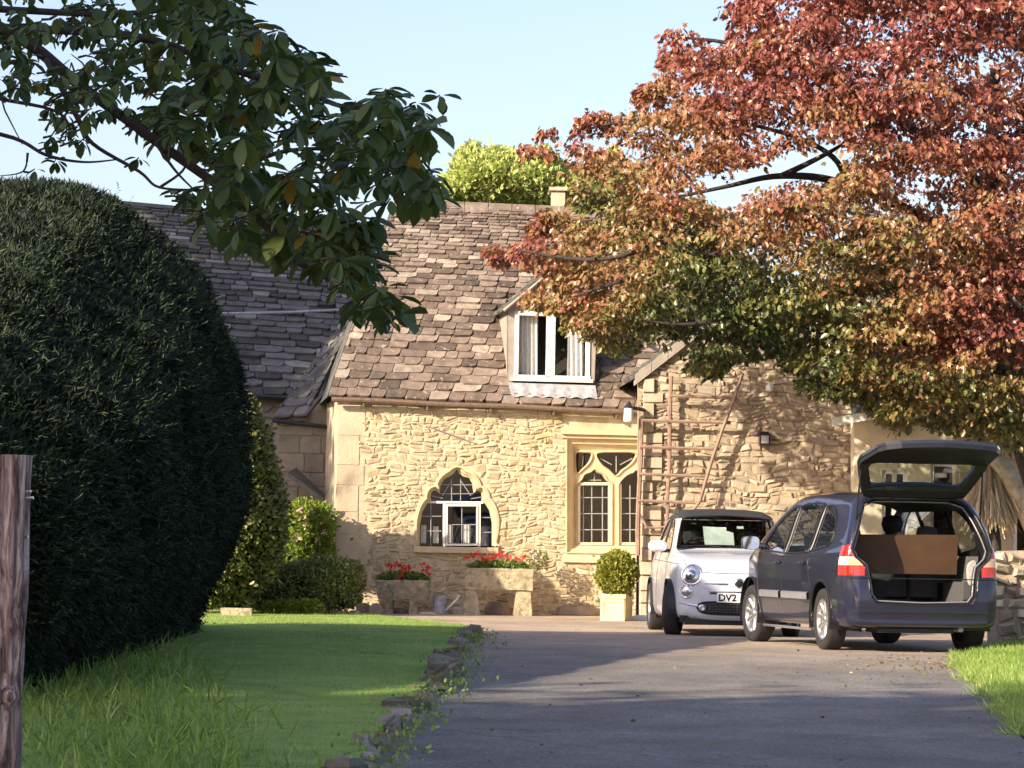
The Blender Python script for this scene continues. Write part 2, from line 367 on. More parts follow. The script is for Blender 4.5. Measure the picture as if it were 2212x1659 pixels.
# ================================================================== MATERIALS
M = {}
M['stone'] = tint_mat('limestone_rubble', [(0, (.42, .33, .20)), (.2, (.55, .46, .31)), (.5, (.61, .53, .38)), (.78, (.53, .41, .24)), (.88, (.60, .52, .39)), (1, (.44, .36, .26))], .9, 6, .3, 45, .012, .8, (3.2, (.50, .33, .12), .6, .75))
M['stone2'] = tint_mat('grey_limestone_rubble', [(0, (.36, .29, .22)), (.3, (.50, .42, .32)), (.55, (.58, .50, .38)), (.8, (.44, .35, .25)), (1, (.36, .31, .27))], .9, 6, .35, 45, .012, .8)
M['mortar'] = plain('lime_mortar', (.54, .45, .31), .95, namp=.25, nscale=7, bdist=.01)
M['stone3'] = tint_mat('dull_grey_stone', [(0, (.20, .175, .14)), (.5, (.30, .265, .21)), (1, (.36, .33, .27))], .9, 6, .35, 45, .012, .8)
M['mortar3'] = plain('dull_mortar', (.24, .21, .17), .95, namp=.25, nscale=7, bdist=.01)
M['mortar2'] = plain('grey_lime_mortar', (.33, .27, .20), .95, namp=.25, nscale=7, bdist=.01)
M['ashlar'] = tint_mat('dressed_limestone', [(0, (.60, .48, .29)), (1, (.68, .57, .38))], .85, 5, .22, 30, .006, .6, (4, (.48, .34, .14), .62, .8))
M['render'] = tint_mat('old_lime_render', [(0, (.55, .46, .33)), (1, (.62, .52, .38))], .9, 4, .25, 25, .012, .8)
M['tile'] = tint_mat('stone_roof_tile', [(0, (.13, .10, .082)), (.3, (.22, .17, .135)), (.65, (.31, .24, .195)), (.88, (.39, .32, .26)), (1, (.54, .46, .37))], .9, 7, .5, 60, .010, .9, (11, (.40, .36, .29), .60, .70))
M['tile2'] = tint_mat('grey_stone_roof_tile', [(0, (.085, .082, .076)), (.35, (.145, .140, .130)), (.9, (.22, .21, .20)), (1, (.38, .37, .34))], .9, 7, .4, 60, .008, .8, (9, (.36, .35, .33), .66, .76))
M['roofbase'] = plain('roof_underlay', (.05, .04, .035), .95)
M['lead'] = plain('sheet_lead', (.36, .36, .38), .5, namp=.3, nscale=12, bdist=.01, bscale=12)
M['white'] = plain('white_paint', (.78, .77, .74), .35, namp=.04)
M['cream'] = plain('cream_paint', (.66, .58, .42), .6, namp=.08)
M['leadbar'] = plain('leaded_glazing_bar', (.30, .30, .31), .5)
M['black'] = plain('black_iron', (.02, .02, .022), .4)
M['gutter'] = plain('brown_gutter', (.16, .11, .08), .5, namp=.3)
M['pane'] = glass_mat('window_glass', (.80, .82, .82), .02)
M['dark'] = plain('unlit_room', (.015, .013, .012), .9)
M['curtain'] = plain('curtain_fabric', (.85, .82, .80), .9, namp=.1)
M['bathstone'] = plain('concrete_render', (.70, .62, .46), .85, namp=.12, nscale=3, bdist=.006)
M['oldwood'] = plain('weathered_grey_wood', (.25, .17, .13), .8, namp=.3, nscale=8, bdist=.004)
M['cedar'] = None
def asphalt():
    mt, n, l, bs = new_mat('asphalt'); nz = noise(n, l, 38, 9, rough=.85); c = ramp(n, l, nz.outputs['Fac'], [(.36, (.10, .095, .088)), (.52, (.27, .255, .235)), (.66, (.56, .53, .49))])
    n2 = noise(n, l, .9, 6); f = ramp(n, l, n2.outputs['Fac'], [(.40, (0, 0, 0)), (.7, (1, 1, 1))])
    c2 = mixc(n, l, f, c, mixc(n, l, .5, c, (.14, .125, .12)))
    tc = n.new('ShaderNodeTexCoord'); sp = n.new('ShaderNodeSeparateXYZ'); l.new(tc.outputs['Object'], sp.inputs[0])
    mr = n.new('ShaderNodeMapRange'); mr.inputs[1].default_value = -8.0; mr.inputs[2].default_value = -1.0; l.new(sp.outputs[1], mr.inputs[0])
    far = ramp(n, l, nz.outputs['Fac'], [(.34, (.26, .20, .15)), (.66, (.66, .54, .42))])  # far drive coloured paler and warmer, painting in the band of sun
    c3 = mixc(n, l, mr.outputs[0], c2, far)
    n3 = noise(n, l, 1.6, 6); g = ramp(n, l, n3.outputs['Fac'], [(.62, (0, 0, 0)), (.74, (.55, .55, .55))]); c3 = mixc(n, l, g, c3, (.085, .095, .035))
    mp = n.new('ShaderNodeMapping'); mp.inputs['Scale'].default_value = (.9, .6, 1); l.new(tc.outputs['Object'], mp.inputs[0]); n4 = noise(n, l, 1.1, 7, mp.outputs[0], .7); g4 = ramp(n, l, n4.outputs['Fac'], [(.35, (.72, .72, .72)), (.6, (1.06, 1.06, 1.06))]); c3 = mixc(n, l, 1.0, c3, g4, 'MULTIPLY')
    vo = n.new('ShaderNodeTexVoronoi'); vo.feature = 'DISTANCE_TO_EDGE'; vo.inputs['Scale'].default_value = .22; nw = noise(n, l, 1.5, 5); wv = mixc(n, l, .35, tc.outputs['Object'], nw.outputs['Color']); l.new(wv, vo.inputs['Vector']); gc = ramp(n, l, vo.outputs['Distance'], [(.0, (.45, .45, .45)), (.006, (1, 1, 1))]); c3 = mixc(n, l, .5, c3, gc, 'MULTIPLY')
    l.new(c3, bs.inputs['Base Color']); bs.inputs['Roughness'].default_value = .9; bs.inputs['Specular IOR Level'].default_value = .3
    nb = noise(n, l, 45, 8, rough=.85); bump(n, l, bs, nb.outputs['Fac'], .9, .02); return mt
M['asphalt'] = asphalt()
def soil(name, a, b, sc=6):
    mt, n, l, bs = new_mat(name); nz = noise(n, l, sc, 8, rough=.75); c = ramp(n, l, nz.outputs['Fac'], [(.3, a), (.7, b)]); l.new(c, bs.inputs['Base Color'])
    bs.inputs['Roughness'].default_value = .95; nb = noise(n, l, 40, 6); bump(n, l, bs, nb.outputs['Fac'], .8, .03); return mt
M['earth'] = soil('earth', (.06, .06, .03), (.12, .11, .06))
M['turf'] = soil('turf', (.12, .22, .03), (.32, .44, .09), 2.6)
M['grass'] = leaf_mat('grass_blades', [(0, (.14, .23, .04)), (.5, (.30, .42, .09)), (.8, (.44, .54, .17)), (1, (.55, .56, .24))], .5, .4)

# ================================================================== GROUND
Z2 = lambda P: np.asarray(P)[:, :2]
g = MB(); xs = np.concatenate([np.linspace(-400, -30, 12), np.linspace(-28, 28, 15), np.linspace(30, 400, 12)]); ys = np.concatenate([np.arange(-30, 60, 1.0), np.linspace(62, 900, 20)])
GX, GY = np.meshgrid(xs, ys); g.grid(np.stack([GX, GY, gz(GX, GY)-.03], -1)); tag(build(g, 'ground', M['earth'], None, True), kind='structure')
LAWN = [(-60, 1800), (-60, 1430), (200, 1345), (400, 1316), (560, 1318), (760, 1325), (880, 1338), (1000, 1356), (1040, 1376), (1000, 1400), (962, 1455), (930, 1490), (880, 1545), (822, 1600), (780, 1659), (730, 1760)]
LW = Z2(gp(*np.array(LAWN, float).T)); 
DR = np.array([(1050, 1310), (700, 1290), (700, 1330), (900, 1345), (1000, 1362), (1030, 1378), (990, 1402), (950, 1460), (905, 1510), (850, 1565), (800, 1620), (760, 1659), (640, 1800), (2600, 1800), (2290, 1659), (2200, 1590), (2130, 1500), (2080, 1450), (2085, 1425), (2240, 1390), (2500, 1370), (2500, 1310)], float)
DRW = Z2(gp(*DR.T)); DRW[0] = (-.5, 56); DRW[1] = (-3.2, 56); DRW[-1] = (14, 56)
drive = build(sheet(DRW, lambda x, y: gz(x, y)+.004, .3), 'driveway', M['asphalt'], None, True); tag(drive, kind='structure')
def lawnz(x, y):
    P = np.stack([x, y], -1); d = np.clip(-sdf(P, LW), 0, 1.2)
    fade = np.clip((43-np.asarray(y))/8, 0, 1)
    return gz(x, y)+.02+fade*(.06+.02*d/1.2+.012*np.sin(np.asarray(x)*2.1)*np.sin(np.asarray(y)*.9)*d)
tag(build(sheet(LW, lawnz, .22, .3), 'lawn', M['turf'], None, True), kind='structure')
RL = np.array([(2078, 1430), (2085, 1418), (2130, 1402), (2215, 1386), (2500, 1350), (2900, 1500), (2900, 1659), (2330, 1659), (2222, 1590), (2150, 1505), (2090, 1452)], float)
RLW = Z2(gp(*RL.T))
def rlawnz(x, y):
    P = np.stack([x, y], -1); d = np.clip(-sdf(P, RLW), 0, 2); return gz(x, y)+.02+.07*d
tag(build(sheet(RLW, rlawnz, .25, .2), 'lawn', M['turf'], None, True), kind='structure')
# grass
def grass(poly, zf, n, h, name, ymax=99, dens=lambda P: np.ones(len(P))):
    lo, hi = poly.min(0), poly.max(0); P = np.zeros((0, 2))
    while len(P) < n:
        c = rng.uniform(lo, hi, (n*3, 2)); k = inside(c, poly) & (c[:, 1] < ymax) & (rng.random(len(c)) < dens(c)); P = np.concatenate([P, c[k]])
    P = P[:n]; z = zf(P[:, 0], P[:, 1])-.005; d = np.tile([0, 0, 1.0], (n, 1)); mb = MB()
    pn = np.sin(P[:, 0]*3.1+P[:, 1]*1.3)*np.sin(P[:, 1]*.8-P[:, 0])*.2+np.sin(P[:, 0]*.9-P[:, 1]*2.3+1)*.1
    leaves(mb, np.column_stack([P, z]), h*rng.uniform(.6, 1.4, n), BLADE, d, .45, np.clip(.42+pn+rng.normal(0, .17, n), 0, 1))
    return tag(build(mb, name, M['grass']), kind='stuff')
inview = lambda c: np.clip((24/np.maximum(c[:, 1], 8))**2.0, .12, 1)*((np.abs(c[:, 0]) < c[:, 1]*.17+.3))
o = grass(LW, lawnz, 75000, .030, 'grass', dens=inview); tag(o, 'short mown grass of the lawn left of the drive', 'grass')
o = grass(RLW, rlawnz, 30000, .06, 'grass', dens=lambda c: (np.abs(c[:, 0]) < c[:, 1]*.18+.3)*1.0); tag(o, 'short grass of the lawn strip on the right', 'grass')
near = gp(*np.array([(-140, 1440), (200, 1440), (400, 1390), (560, 1540), (800, 1760), (-140, 1800)], float).T)[:, :2]
mb = MB(); n = 6500; c = rng.uniform(near.min(0), near.max(0), (n*4, 2)); c = c[inside(c, near)]; c = c[rng.random(len(c)) < np.clip(-sdf(c, near)/.9, 0, 1)**1.3][:n]; dd = np.tile([.1, -.1, .9], (len(c), 1))
leaves(mb, np.column_stack([c, lawnz(c[:, 0], c[:, 1])]), rng.uniform(.07, .19, len(c)), BLADE, dd, .7, np.clip(rng.normal(.22, .2, len(c)), 0, 1))
tag(build(mb, 'long_grass', M['grass']), 'longer rough grass growing below the clipped yew', 'grass', None, 'stuff')

# ================================================================== MAIN COTTAGE
O = at(727, 1318, 48.5); HF = Frame(O, 8.0)
house = thing('cottage', 'golden rubble stone cottage with an arched window and a dormer in its tiled roof', 'cottage', HF.w(2.3, 0, 0))
house_o = None
hp = lambda pts, c=0: HF.px(pts, c)
# openings
k4 = lambda pts: [(691.2+.2777*x, 892.8+.2777*y) for x, y in pts]
k5 = lambda pts: [(1065.6+.2778*x, 892.8+.2778*y) for x, y in pts]
TREF = k4([(780, 1032), (780, 880), (800, 765), (835, 705), (868, 678), (862, 640), (876, 606), (903, 600), (934, 622), (942, 560), (970, 512), (1018, 488), (1046, 466), (1066, 432), (1086, 462), (1118, 490), (1165, 500), (1192, 545), (1196, 582), (1203, 618), (1228, 602), (1256, 612), (1266, 645), (1262, 678), (1292, 705), (1325, 755), (1345, 850), (1345, 1032)])
tin = hp(TREF)
def offs(p, d):
    p = np.asarray(p); out = []; n = len(p); area = .5*sum(p[i-1][0]*p[i][1]-p[i][0]*p[i-1][1] for i in range(n)); sg = 1 if area < 0 else -1
    for i in range(n):
        t = p[(i+1) % n]-p[i-1]; t = t/(np.linalg.norm(t)+1e-9); out.append(p[i]+sg*d*np.array([-t[1], t[0]]))
    return np.array(out)
def dens(p, k=3):
    p = np.asarray(p); out = []
    for i in range(len(p)-1):
        for t in np.linspace(0, 1, k, endpoint=False): out.append(p[i]*(1-t)+p[i+1]*t)
    return np.array(out+[p[-1]])
tin = dens(tin, 3)
def smoothp(p, it):
    p = p.copy()
    for _ in range(it): p[1:-1] = p[:-2]*.25+p[1:-1]*.5+p[2:]*.25
    return p
def arch_ring(w, it):
    q = offs(tin, w); q = smoothp(q, it); q[0] = (tin[0][0]-w, tin[0][1]); q[-1] = (tin[-1][0]+w, tin[-1][1]); return q
tout = arch_ring(.115, 6)
toutw = np.vstack([tout, tout[-1]+[0, -.02], tout[0]+[0, -.02]])
W2 = hp([(1222, 1195), (1222, 934), (1440, 945), (1440, 1198)])
wall_px = [(727, 1330), (727, 866), (1500, 901), (1500, 1345)]
WP = hp(wall_px); WP[0][1] = WP[3][1] = -.25
wmb = MB(); slab(wmb, HF, WP, [toutw, W2], -.35, 0)
wall = build(wmb, 'wall', M['mortar'], house); 
st = MB()
QUOIN = hp([(727, 1330), (727, 872), (785, 875), (772, 960), (792, 1030), (778, 1110), (805, 1150), (785, 1235), (785, 1330)])
rub_poly = hp([(728, 1322), (728, 868), (1215, 890), (1222, 934), (1222, 1197), (1392, 1197), (1392, 1335)])
holesR = [toutw, W2, QUOIN]
rubble(st, HF, rub_poly, [toutw, QUOIN], .032, .105, .06, .26, .005, .022)
# dressed corner blocks and top course
def blocks(mb, fr, a0, a1, b0, b1, hs, ws, d=.02, gap=.005, tl=(0, 1), bev=.012):
    b = b0
    while b < b1-.02:
        h = min(rng.uniform(*hs), b1-b); h = b1-b if b1-b-h < .06 else h; a = a0
        while a < a1-.02:
            w = min(rng.uniform(*ws), a1-a); w = a1-a if a1-a-w < .08 else w
            q = np.array([(a+gap, b+gap), (a+w-gap, b+gap), (a+w-gap, b+h-gap), (a+gap, b+h-gap)]); cen = q.mean(0)
            dd = d*rng.uniform(.6, 1.3); m2 = q+np.sign(cen-q)*bev
            v = np.concatenate([fr.w(q[:, 0], q[:, 1], -.02), fr.w(q[:, 0], q[:, 1], dd*.5), fr.w(m2[:, 0], m2[:, 1], dd)])
            mb.add(v, [(i, (i+1) % 4, 4+(i+1) % 4, 4+i) for i in range(4)]+[(4+i, 4+(i+1) % 4, 8+(i+1) % 4, 8+i) for i in range(4)]+[(8, 9, 10, 11)], tl[0]+(tl[1]-tl[0])*rng.random()); a += w
        b += h
sub(st, 'rubble_stones', M['stone'], wall)
q = MB(); a0, a1 = hp([(727, 1000)])[0][0], hp([(800, 1000)])[0][0]
bb = -.05; topb = hp([(760, 872)])[0][1]
while bb < topb-.05:
    h = rng.uniform(.3, .55); h = min(h, topb-bb); wq = rng.choice([.34, .42, .50]); blocks(q, HF, a0, a0+wq, bb, bb+h, (h, h), (wq, wq), .010, .002, (.2, .9), .005); bb += h
blocks(q, HF, hp([(800, 880)])[0][0]+.02, hp([(1215, 900)])[0][0], topb-.13, topb-.015, (.2, .2), (.35, .8), .02, .004, (0, .6))
sub(q, 'corner_stones', M['render'], wall)
# ---- arched window
aw = MB(); rings = [(tout, .022), (tout, .03), (arch_ring(.07, 4), .034), (arch_ring(.055, 3), -.005), (arch_ring(.035, 2), -.012), (arch_ring(.022, 1), -.05), (tin, -.055), (tin, -.13)]
rings = [(tout, -.02)]+rings
V = []; K = len(tin)
for p, c in rings: V.append(HF.w(p[:, 0], p[:, 1], c))
aw.add(np.concatenate(V), [(r*K+i, r*K+i+1, (r+1)*K+i+1, (r+1)*K+i) for r in range(len(rings)-1) for i in range(K-1)], .5)
wn = build(aw, 'arched_window', M['ashlar'], house); wn['label'] = 'window under a lobed pointed stone arch'
s_ = MB(); bx = hp([(893, 1178), (1072, 1184), (1062, 1190)]); s_.box((bx[0][0]-.0, -.14, bx[0][1]-.10), (bx[1][0]+.02, .07, bx[0][1]-.015), HF, .7, .004); sub(s_, 'sill', M['ashlar'], wn)
def pane(fr, poly, c, par, bar=None, name='pane'):
    mb = MB(); pts, tr = tess(poly); mb.add(fr.w(pts[:, 0], pts[:, 1], c), tr); return sub(mb, name, M['pane'], par)
pane(HF, tin, -.115, wn)
def room(fr, a0, a1, b0, b1, c0, c1, par, name='room_lining'):
    mb = MB(); P = lambda a, b, c: fr.w(a, b, c)
    v = [P(a, b, c) for c in (c0, c1) for b in (b0, b1) for a in (a0, a1)]
    mb.add(np.array(v), [(0, 1, 3, 2), (0, 4, 5, 1), (2, 3, 7, 6), (0, 2, 6, 4), (1, 5, 7, 3)]); return sub(mb, name, M['dark'], par)
room(HF, tin[:, 0].min()-.25, tin[:, 0].max()+.25, tin[:, 1].min()-.2, tin[:, 1].max()+.2, -1.4, -.36, wn)
def bars(mb, fr, segs, w, c, t=.02):
    for (p, q_) in segs:
        p, q_ = np.asarray(p), np.asarray(q_); d = (q_-p)/np.linalg.norm(q_-p); nn = np.array([-d[1], d[0]])*w/2
        qd = np.array([p-nn, q_-nn, q_+nn, p+nn]); v = np.concatenate([fr.w(qd[:, 0], qd[:, 1], c), fr.w(qd[:, 0], qd[:, 1], c+t)])
        mb.add(v, [(4, 5, 6, 7), (0, 1, 5, 4), (1, 2, 6, 5), (2, 3, 7, 6), (3, 0, 4, 7)])
def seg(pts, k=k4): p = hp(k(pts)); return [(p[i], p[i+1]) for i in range(0, len(p), 2)]
fm = MB(); bars(fm, HF, seg([(845, 690), (1275, 694)]), .034, -.112, .04); bars(fm, HF, seg([(972, 700), (970, 1036), (1245, 700), (1243, 1036)]), .036, -.112, .05)
bars(fm, HF, seg([(985, 715), (1235, 715), (985, 1022), (1235, 1022)]), .03, -.108, .05); bars(fm, HF, seg([(992, 712), (990, 1026), (1228, 712), (1226, 1026)]), .02, -.10, .05)
sub(fm, 'frame', M['white'], wn)
gb = MB(); bars(gb, HF, seg([(868, 690), (868, 1030), (785, 800), (950, 800), (785, 915), (950, 915), (1110, 720), (1110, 1020), (998, 865), (1222, 865), (1262, 810), (1340, 810), (1262, 925), (1345, 925), (1268, 925), (1268, 1030)]), .012, -.111, .012)
bars(gb, HF, seg([(1030, 505), (1030, 680), (1100, 505), (1100, 680), (945, 555), (1190, 555), (940, 625), (1200, 625), (1030, 520), (960, 640), (1100, 520), (1180, 640), (870, 640), (960, 660), (1260, 650), (1180, 665)]), .011, -.111, .012)
sub(gb, 'lead_bars', M['leadbar'], wn)
# net curtains low in the window
cu = MB()
def curtain(mb, fr, a0, a1, b0, b1, c, amp=.02, k=26, per=.075):
    a = np.linspace(a0, a1, k); P = np.stack([fr.w(a, np.full(k, b), c+amp*np.sin((a-a0)/per*2*math.pi+b*2)) for b in np.linspace(b0, b1, 6)]); mb.grid(P)
for (x0, x1, y0, y1) in ((795, 840, 870, 1010), (890, 935, 880, 1010), (1010, 1050, 870, 1010), (1125, 1185, 870, 1010)):
    cu = MB(); p = hp(k4([(x0, y1), (x1, y0)])); curtain(cu, HF, p[0][0], p[1][0], p[0][1], p[1][1], -.2, .012, 20, .05); sub(cu, 'net_curtain', M['curtain'], wn, True)
# ---- mullioned window in a rectangular recess
W2F = hp([(1222, 1195), (1222, 934), (1440, 945), (1440, 1198)])
inn = hp(k5([(632, 1035), (632, 285), (1285, 285), (1285, 1035)]), -.12)
mw = MB(); o4 = W2F; ring = [(o4, -.02), (o4, .03), (o4*.9+inn*.1, .03), (o4*.8+inn*.2, .0), (o4*.35+inn*.65, -.03), (o4*.3+inn*.7, -.05), (inn, -.12)]
V = [HF.w(p[:, 0], p[:, 1], c) for p, c in ring]; mw.add(np.concatenate(V), [(r*4+i, r*4+(i+1) % 4, (r+1)*4+(i+1) % 4, (r+1)*4+i) for r in range(len(ring)-1) for i in range(4)], .4)
# hood mould
h0 = hp([(1212, 932), (1392, 941)]); L = MB()
mw.box((h0[0][0], -.02, h0[0][1]-.045), (h0[1][0], .10, h0[0][1]+.03), HF, .6, .006); mw.box((h0[0][0]+.02, -.02, h0[0][1]-.10), (h0[1][0], .05, h0[0][1]-.047), HF, .2, .004)
win2 = build(mw, 'mullioned_window', M['ashlar'], house); win2['label'] = 'tall stone window with two lights and curved tracery'
TR = MB()
cc = lambda pts, n=4, closed=True: catmull(HF.px(k5(pts), -.12), n, closed)
l1 = np.vstack([HF.px(k5([(650, 1022), (648, 560)]), -.12), catmull(HF.px(k5([(652, 548), (690, 520), (712, 480), (760, 462), (785, 442), (808, 462), (850, 478), (880, 520), (915, 545)]), -.12), 3), HF.px(k5([(915, 1022)]), -.12)])
l2 = np.vstack([HF.px(k5([(978, 1022), (978, 560)]), -.12), catmull(HF.px(k5([(985, 545), (1012, 510), (1050, 480), (1090, 465), (1110, 445), (1135, 465), (1180, 480), (1210, 520), (1232, 545)]), -.12), 3), HF.px(k5([(1232, 1022)]), -.12)])
e0 = catmull(HF.px(k5([(646, 312), (700, 308), (758, 312), (758, 350), (735, 392), (690, 432), (655, 462), (644, 400)]), -.12), 3, True)
e1 = catmull(HF.px(k5([(812, 312), (955, 306), (1100, 312), (1088, 365), (1050, 405), (1000, 440), (955, 482), (905, 440), (850, 400), (818, 355)]), -.12), 3, True)
e2 = catmull(HF.px(k5([(1145, 312), (1190, 308), (1232, 312), (1232, 450), (1190, 430), (1155, 380)]), -.12), 3, True)
slab(TR, HF, inn, [l1, l2, e0, e1, e2], -.22, -.12, .5)
for hole, wd in ((l1, .03), (l2, .03), (e0, .022), (e1, .022)):      # raised moulding round each opening
    oq = offs(hole, wd); k_ = len(hole); v = np.concatenate([HF.w(oq[:, 0], oq[:, 1], -.12), HF.w((oq[:, 0]+hole[:, 0])/2, (oq[:, 1]+hole[:, 1])/2, -.09), HF.w(hole[:, 0], hole[:, 1], -.13)])
    TR.add(v, [(r*k_+i, r*k_+(i+1) % k_, (r+1)*k_+(i+1) % k_, (r+1)*k_+i) for r in range(2) for i in range(k_)], .7)
sub(TR, 'tracery', M['ashlar'], win2)
pane(HF, inn, -.185, win2)
fr2 = MB(); F5 = lambda pts: [(HF.px(k5([p, q_]), -.18)[0], HF.px(k5([p, q_]), -.18)[1]) for p, q_ in pts]
bars(fr2, HF, F5([((655, 548), (910, 548)), ((655, 1015), (910, 1015)), ((662, 545), (660, 1018)), ((903, 545), (903, 1018)), ((982, 1015), (1230, 1015)), ((982, 548), (982, 1018)), ((1228, 548), (1228, 1018))]), .045, -.18, .05)
sub(fr2, 'frame', M['cream'], win2)
lb = MB(); bars(lb, HF, F5([((765, 560), (765, 1010)), ((848, 560), (848, 1010)), ((670, 655), (895, 655)), ((670, 780), (895, 780)), ((670, 905), (895, 905)), ((700, 560), (700, 1010)), ((1062, 560), (1062, 1010)), ((1145, 560), (1145, 1010)), ((985, 660), (1220, 660)), ((985, 780), (1220, 780)), ((985, 905), (1220, 905)),
    ((830, 350), (920, 400)), ((1080, 350), (985, 400)), ((955, 330), (955, 460)), ((700, 330), (690, 420)), ((740, 520), (840, 520)), ((785, 470), (785, 530))]), .014, -.184, .012)
sub(lb, 'lead_bars', M['leadbar'], win2)
room(HF, inn[:, 0].min()-.1, inn[:, 0].max()+.3, inn[:, 1].min()-.1, inn[:, 1].max()+.1, -1.4, -.36, win2)
sl = MB(); qs = HF.px([(1212, 1197), (1392, 1200)]); P4 = HF.px([(1236, 1176)], -.12)
sv = np.concatenate([HF.w([qs[0][0], 3.0+qs[1][0]-2.8, qs[1][0]+.2, qs[0][0]+.12], [qs[0][1]-.05, qs[0][1]-.05, P4[0][1], P4[0][1]], [.05, .05, -.12, -.12]), HF.w([qs[0][0], qs[1][0]+.2], [qs[0][1]-.12]*2, [.05, .05])])
sl.add(sv, [(0, 1, 2, 3), (4, 5, 1, 0), (4, 0, 3)], .8); sub(sl, 'sill', M['ashlar'], win2)
# ---- roof
def onplane(P0, n_, u, v):
    d = dirs(u, v); Cc = np.array([0, 0, CZ]); return Cc+d*((P0-Cc)@n_/(d@n_))
eL = HF.w(*HF.hit(708, 856, .14), .14); eR = HF.w(*HF.hit(1420, 889, .14), .14)
DEP = 3.0
rbase = HF.w(np.array([0., 8.]), np.array([0., 0.]), np.array([-DEP, -DEP]))
RF = Frame(HF.w(np.array(0.), np.array(0.), np.array(-DEP)), 8.0)
rL = RF.w(*RF.hit(851, 441)); rR = RF.w(*RF.hit(1560, 473))
nroof = np.cross(eR-eL, rL-eL); nroof /= np.linalg.norm(nroof)
# dormer
DF_pt = onplane(eL, nroof, 1100, 832); DFr = Frame(DF_pt, 8.0)
def indormer(p):
    ab = np.array([(p-DFr.O)@DFr.X, p[2]]); q0 = DFr.hit(1103, 820); q1 = DFr.hit(1284, 828); return q0[0]+.05 < ab[0] < q1[0]-.05 and ab[1] > q0[1]-.1 and ab[1] < q0[1]+1.45
rt = MB(); rt.add(np.array([eL, eR, rR, rL]), [(0, 1, 2, 3)]); roof = build(rt, 'roof', M['roofbase'], house)
mb = MB(); tiles(mb, eL, eR, rR, rL, 37, .27, .075, .33, .15, .019, holes=indormer); sub(mb, 'stone_tiles', M['tile'], roof)
mb = MB()
for i in range(14):                                     # ridge stones
    a = rL+(rR-rL)*i/14; b_ = rL+(rR-rL)*(i+.97)/14; d_ = np.array([0, 1.0, 0])*.13; z_ = np.array([0, 0, .13]); j = rng.uniform(-.012, .012)
    v = [a-d_-z_*.6, b_-d_-z_*.6, b_+z_*(.7+j), a+z_*(.7+j), b_+d_-z_*.6, a+d_-z_*.6]; mb.add(np.array(v), [(0, 1, 2, 3), (3, 2, 4, 5), (0, 3, 5), (1, 4, 2)], .35+.3*rng.random())
sub(mb, 'ridge_stones', M['tile'], roof)
vb = MB(); hv = np.array([eL+np.array([.0, 0, -.03]), rL+np.array([0, 0, -.03])]); vb.tube(hv+np.array([-.01, 0, .03]), .018, 6); sub(vb, 'hip_mortar', M['tile2'], roof)
# the hipped end and rear slope close the roof
bl = np.array(HF.w(np.array(.3), np.array(3.2), np.array(-6.0))); br = np.array(HF.w(np.array(5.2), np.array(3.1), np.array(-6.0)))
cl = MB(); cl.add(np.array([eL, rL, bl+[-.3, 0, 0]]), [(0, 1, 2)]); cl.add(np.array([rL, rR, br+[2, 0, 0], bl+[-.3, 0, 0]]), [(0, 1, 2, 3)]); sub(cl, 'rear_slope', M['tile2'], roof)
bw = MB(); bw.box((0.02, -6, -.3), (5.0, -5.8, 3.2), HF); bw.box((-.0, -5.8, -.3), (.3, -.36, 3.22), HF); build(bw, 'rear_wall', M['mortar'], house)
# gutter
gm = MB(); gl = HF.px([(716, 858), (1376, 886)], .14); ga = np.linspace(gl[0][0], gl[1][0], 30); gbv = np.interp(ga, [gl[0][0], gl[1][0]], [gl[0][1], gl[1][1]])-.03+.006*np.sin(ga*3)
gm.tube(HF.w(ga, gbv, np.full(30, .17)), .038, 8)
for a, b_ in zip(ga[3::6], gbv[3::6]): gm.box((a-.012, .0, b_-.10), (a+.012, .17, b_+.0), HF)
build(gm, 'gutter', M['gutter'], house)
# dormer itself
dk = MB(); D = lambda u, v, c=0: DFr.w(*DFr.hit(u, v, c), c)
dq = DFr.px([(1098, 822), (1098, 664), (1190, 588), (1290, 668), (1284, 828)])
P_ = lambda a, b, c: DFr.w(np.array(a), np.array(b), np.array(c))
wl, wr = DFr.px([(1112, 672), (1275, 822)])
dop = np.array([(wl[0]-.0, wr[1]+.0), (wl[0], wl[1]), (wr[0], wl[1]), (wr[0], wr[1])])
dd_ = MB(); slab(dd_, DFr, dq, [dop+np.array([[0, .001], [0, 0], [0, 0], [0, .001]])], -.16, 0, .5)
M['greyrender'] = tint_mat('grey_old_render', [(0, (.34, .30, .26)), (1, (.42, .38, .33))], .9, 5, .3); dorm = build(dd_, 'dormer', M['greyrender'], house)
ck = MB()
for i0 in (0, 4):
    j0 = 1 if i0 == 0 else 3; a0_ = dq[i0]; a1_ = dq[j0]
    ck = MB(); ck.add(np.array([P_(a0_[0], a0_[1], 0), P_(a1_[0], a1_[1], 0), P_(a1_[0], a1_[1], -1.7), P_(a0_[0], a0_[1], -.9)]), [(0, 1, 2, 3)], .4)
    sub(ck, 'dormer_cheek', M['greyrender'], dorm)
dr = MB(); ap = dq[2]; 
for e_ in (dq[1], dq[3]):
    ee = e_+(e_-ap)*.12; E0_ = P_(ee[0], ee[1], .1); R0_ = P_(ap[0], ap[1]+.02, .1); E1_ = P_(ee[0], ee[1], -1.7); R1_ = P_(ap[0], ap[1]+.02, -2.2)
    dr.add(np.array([E0_, E1_, R1_, R0_])+[0, 0, -.01], [(0, 1, 2, 3)], .2); tiles(dr, E0_, E1_, R1_, R0_, 6, .14, .10, .24, .18, .018)
sub(dr, 'dormer_roof', M['tile2'], dorm)
vg = MB(); vg.tube([P_(dq[1][0]-.08, dq[1][1]-.06, .09), P_(ap[0], ap[1]+.01, .09), P_(dq[3][0]+.08, dq[3][1]-.06, .09)], .03, 6); sub(vg, 'verge_mortar', M['greyrender'], dorm)
lf = MB(); lp = np.array([(1096, 832), (1285, 838), (1290, 866), (1104, 862)], float)
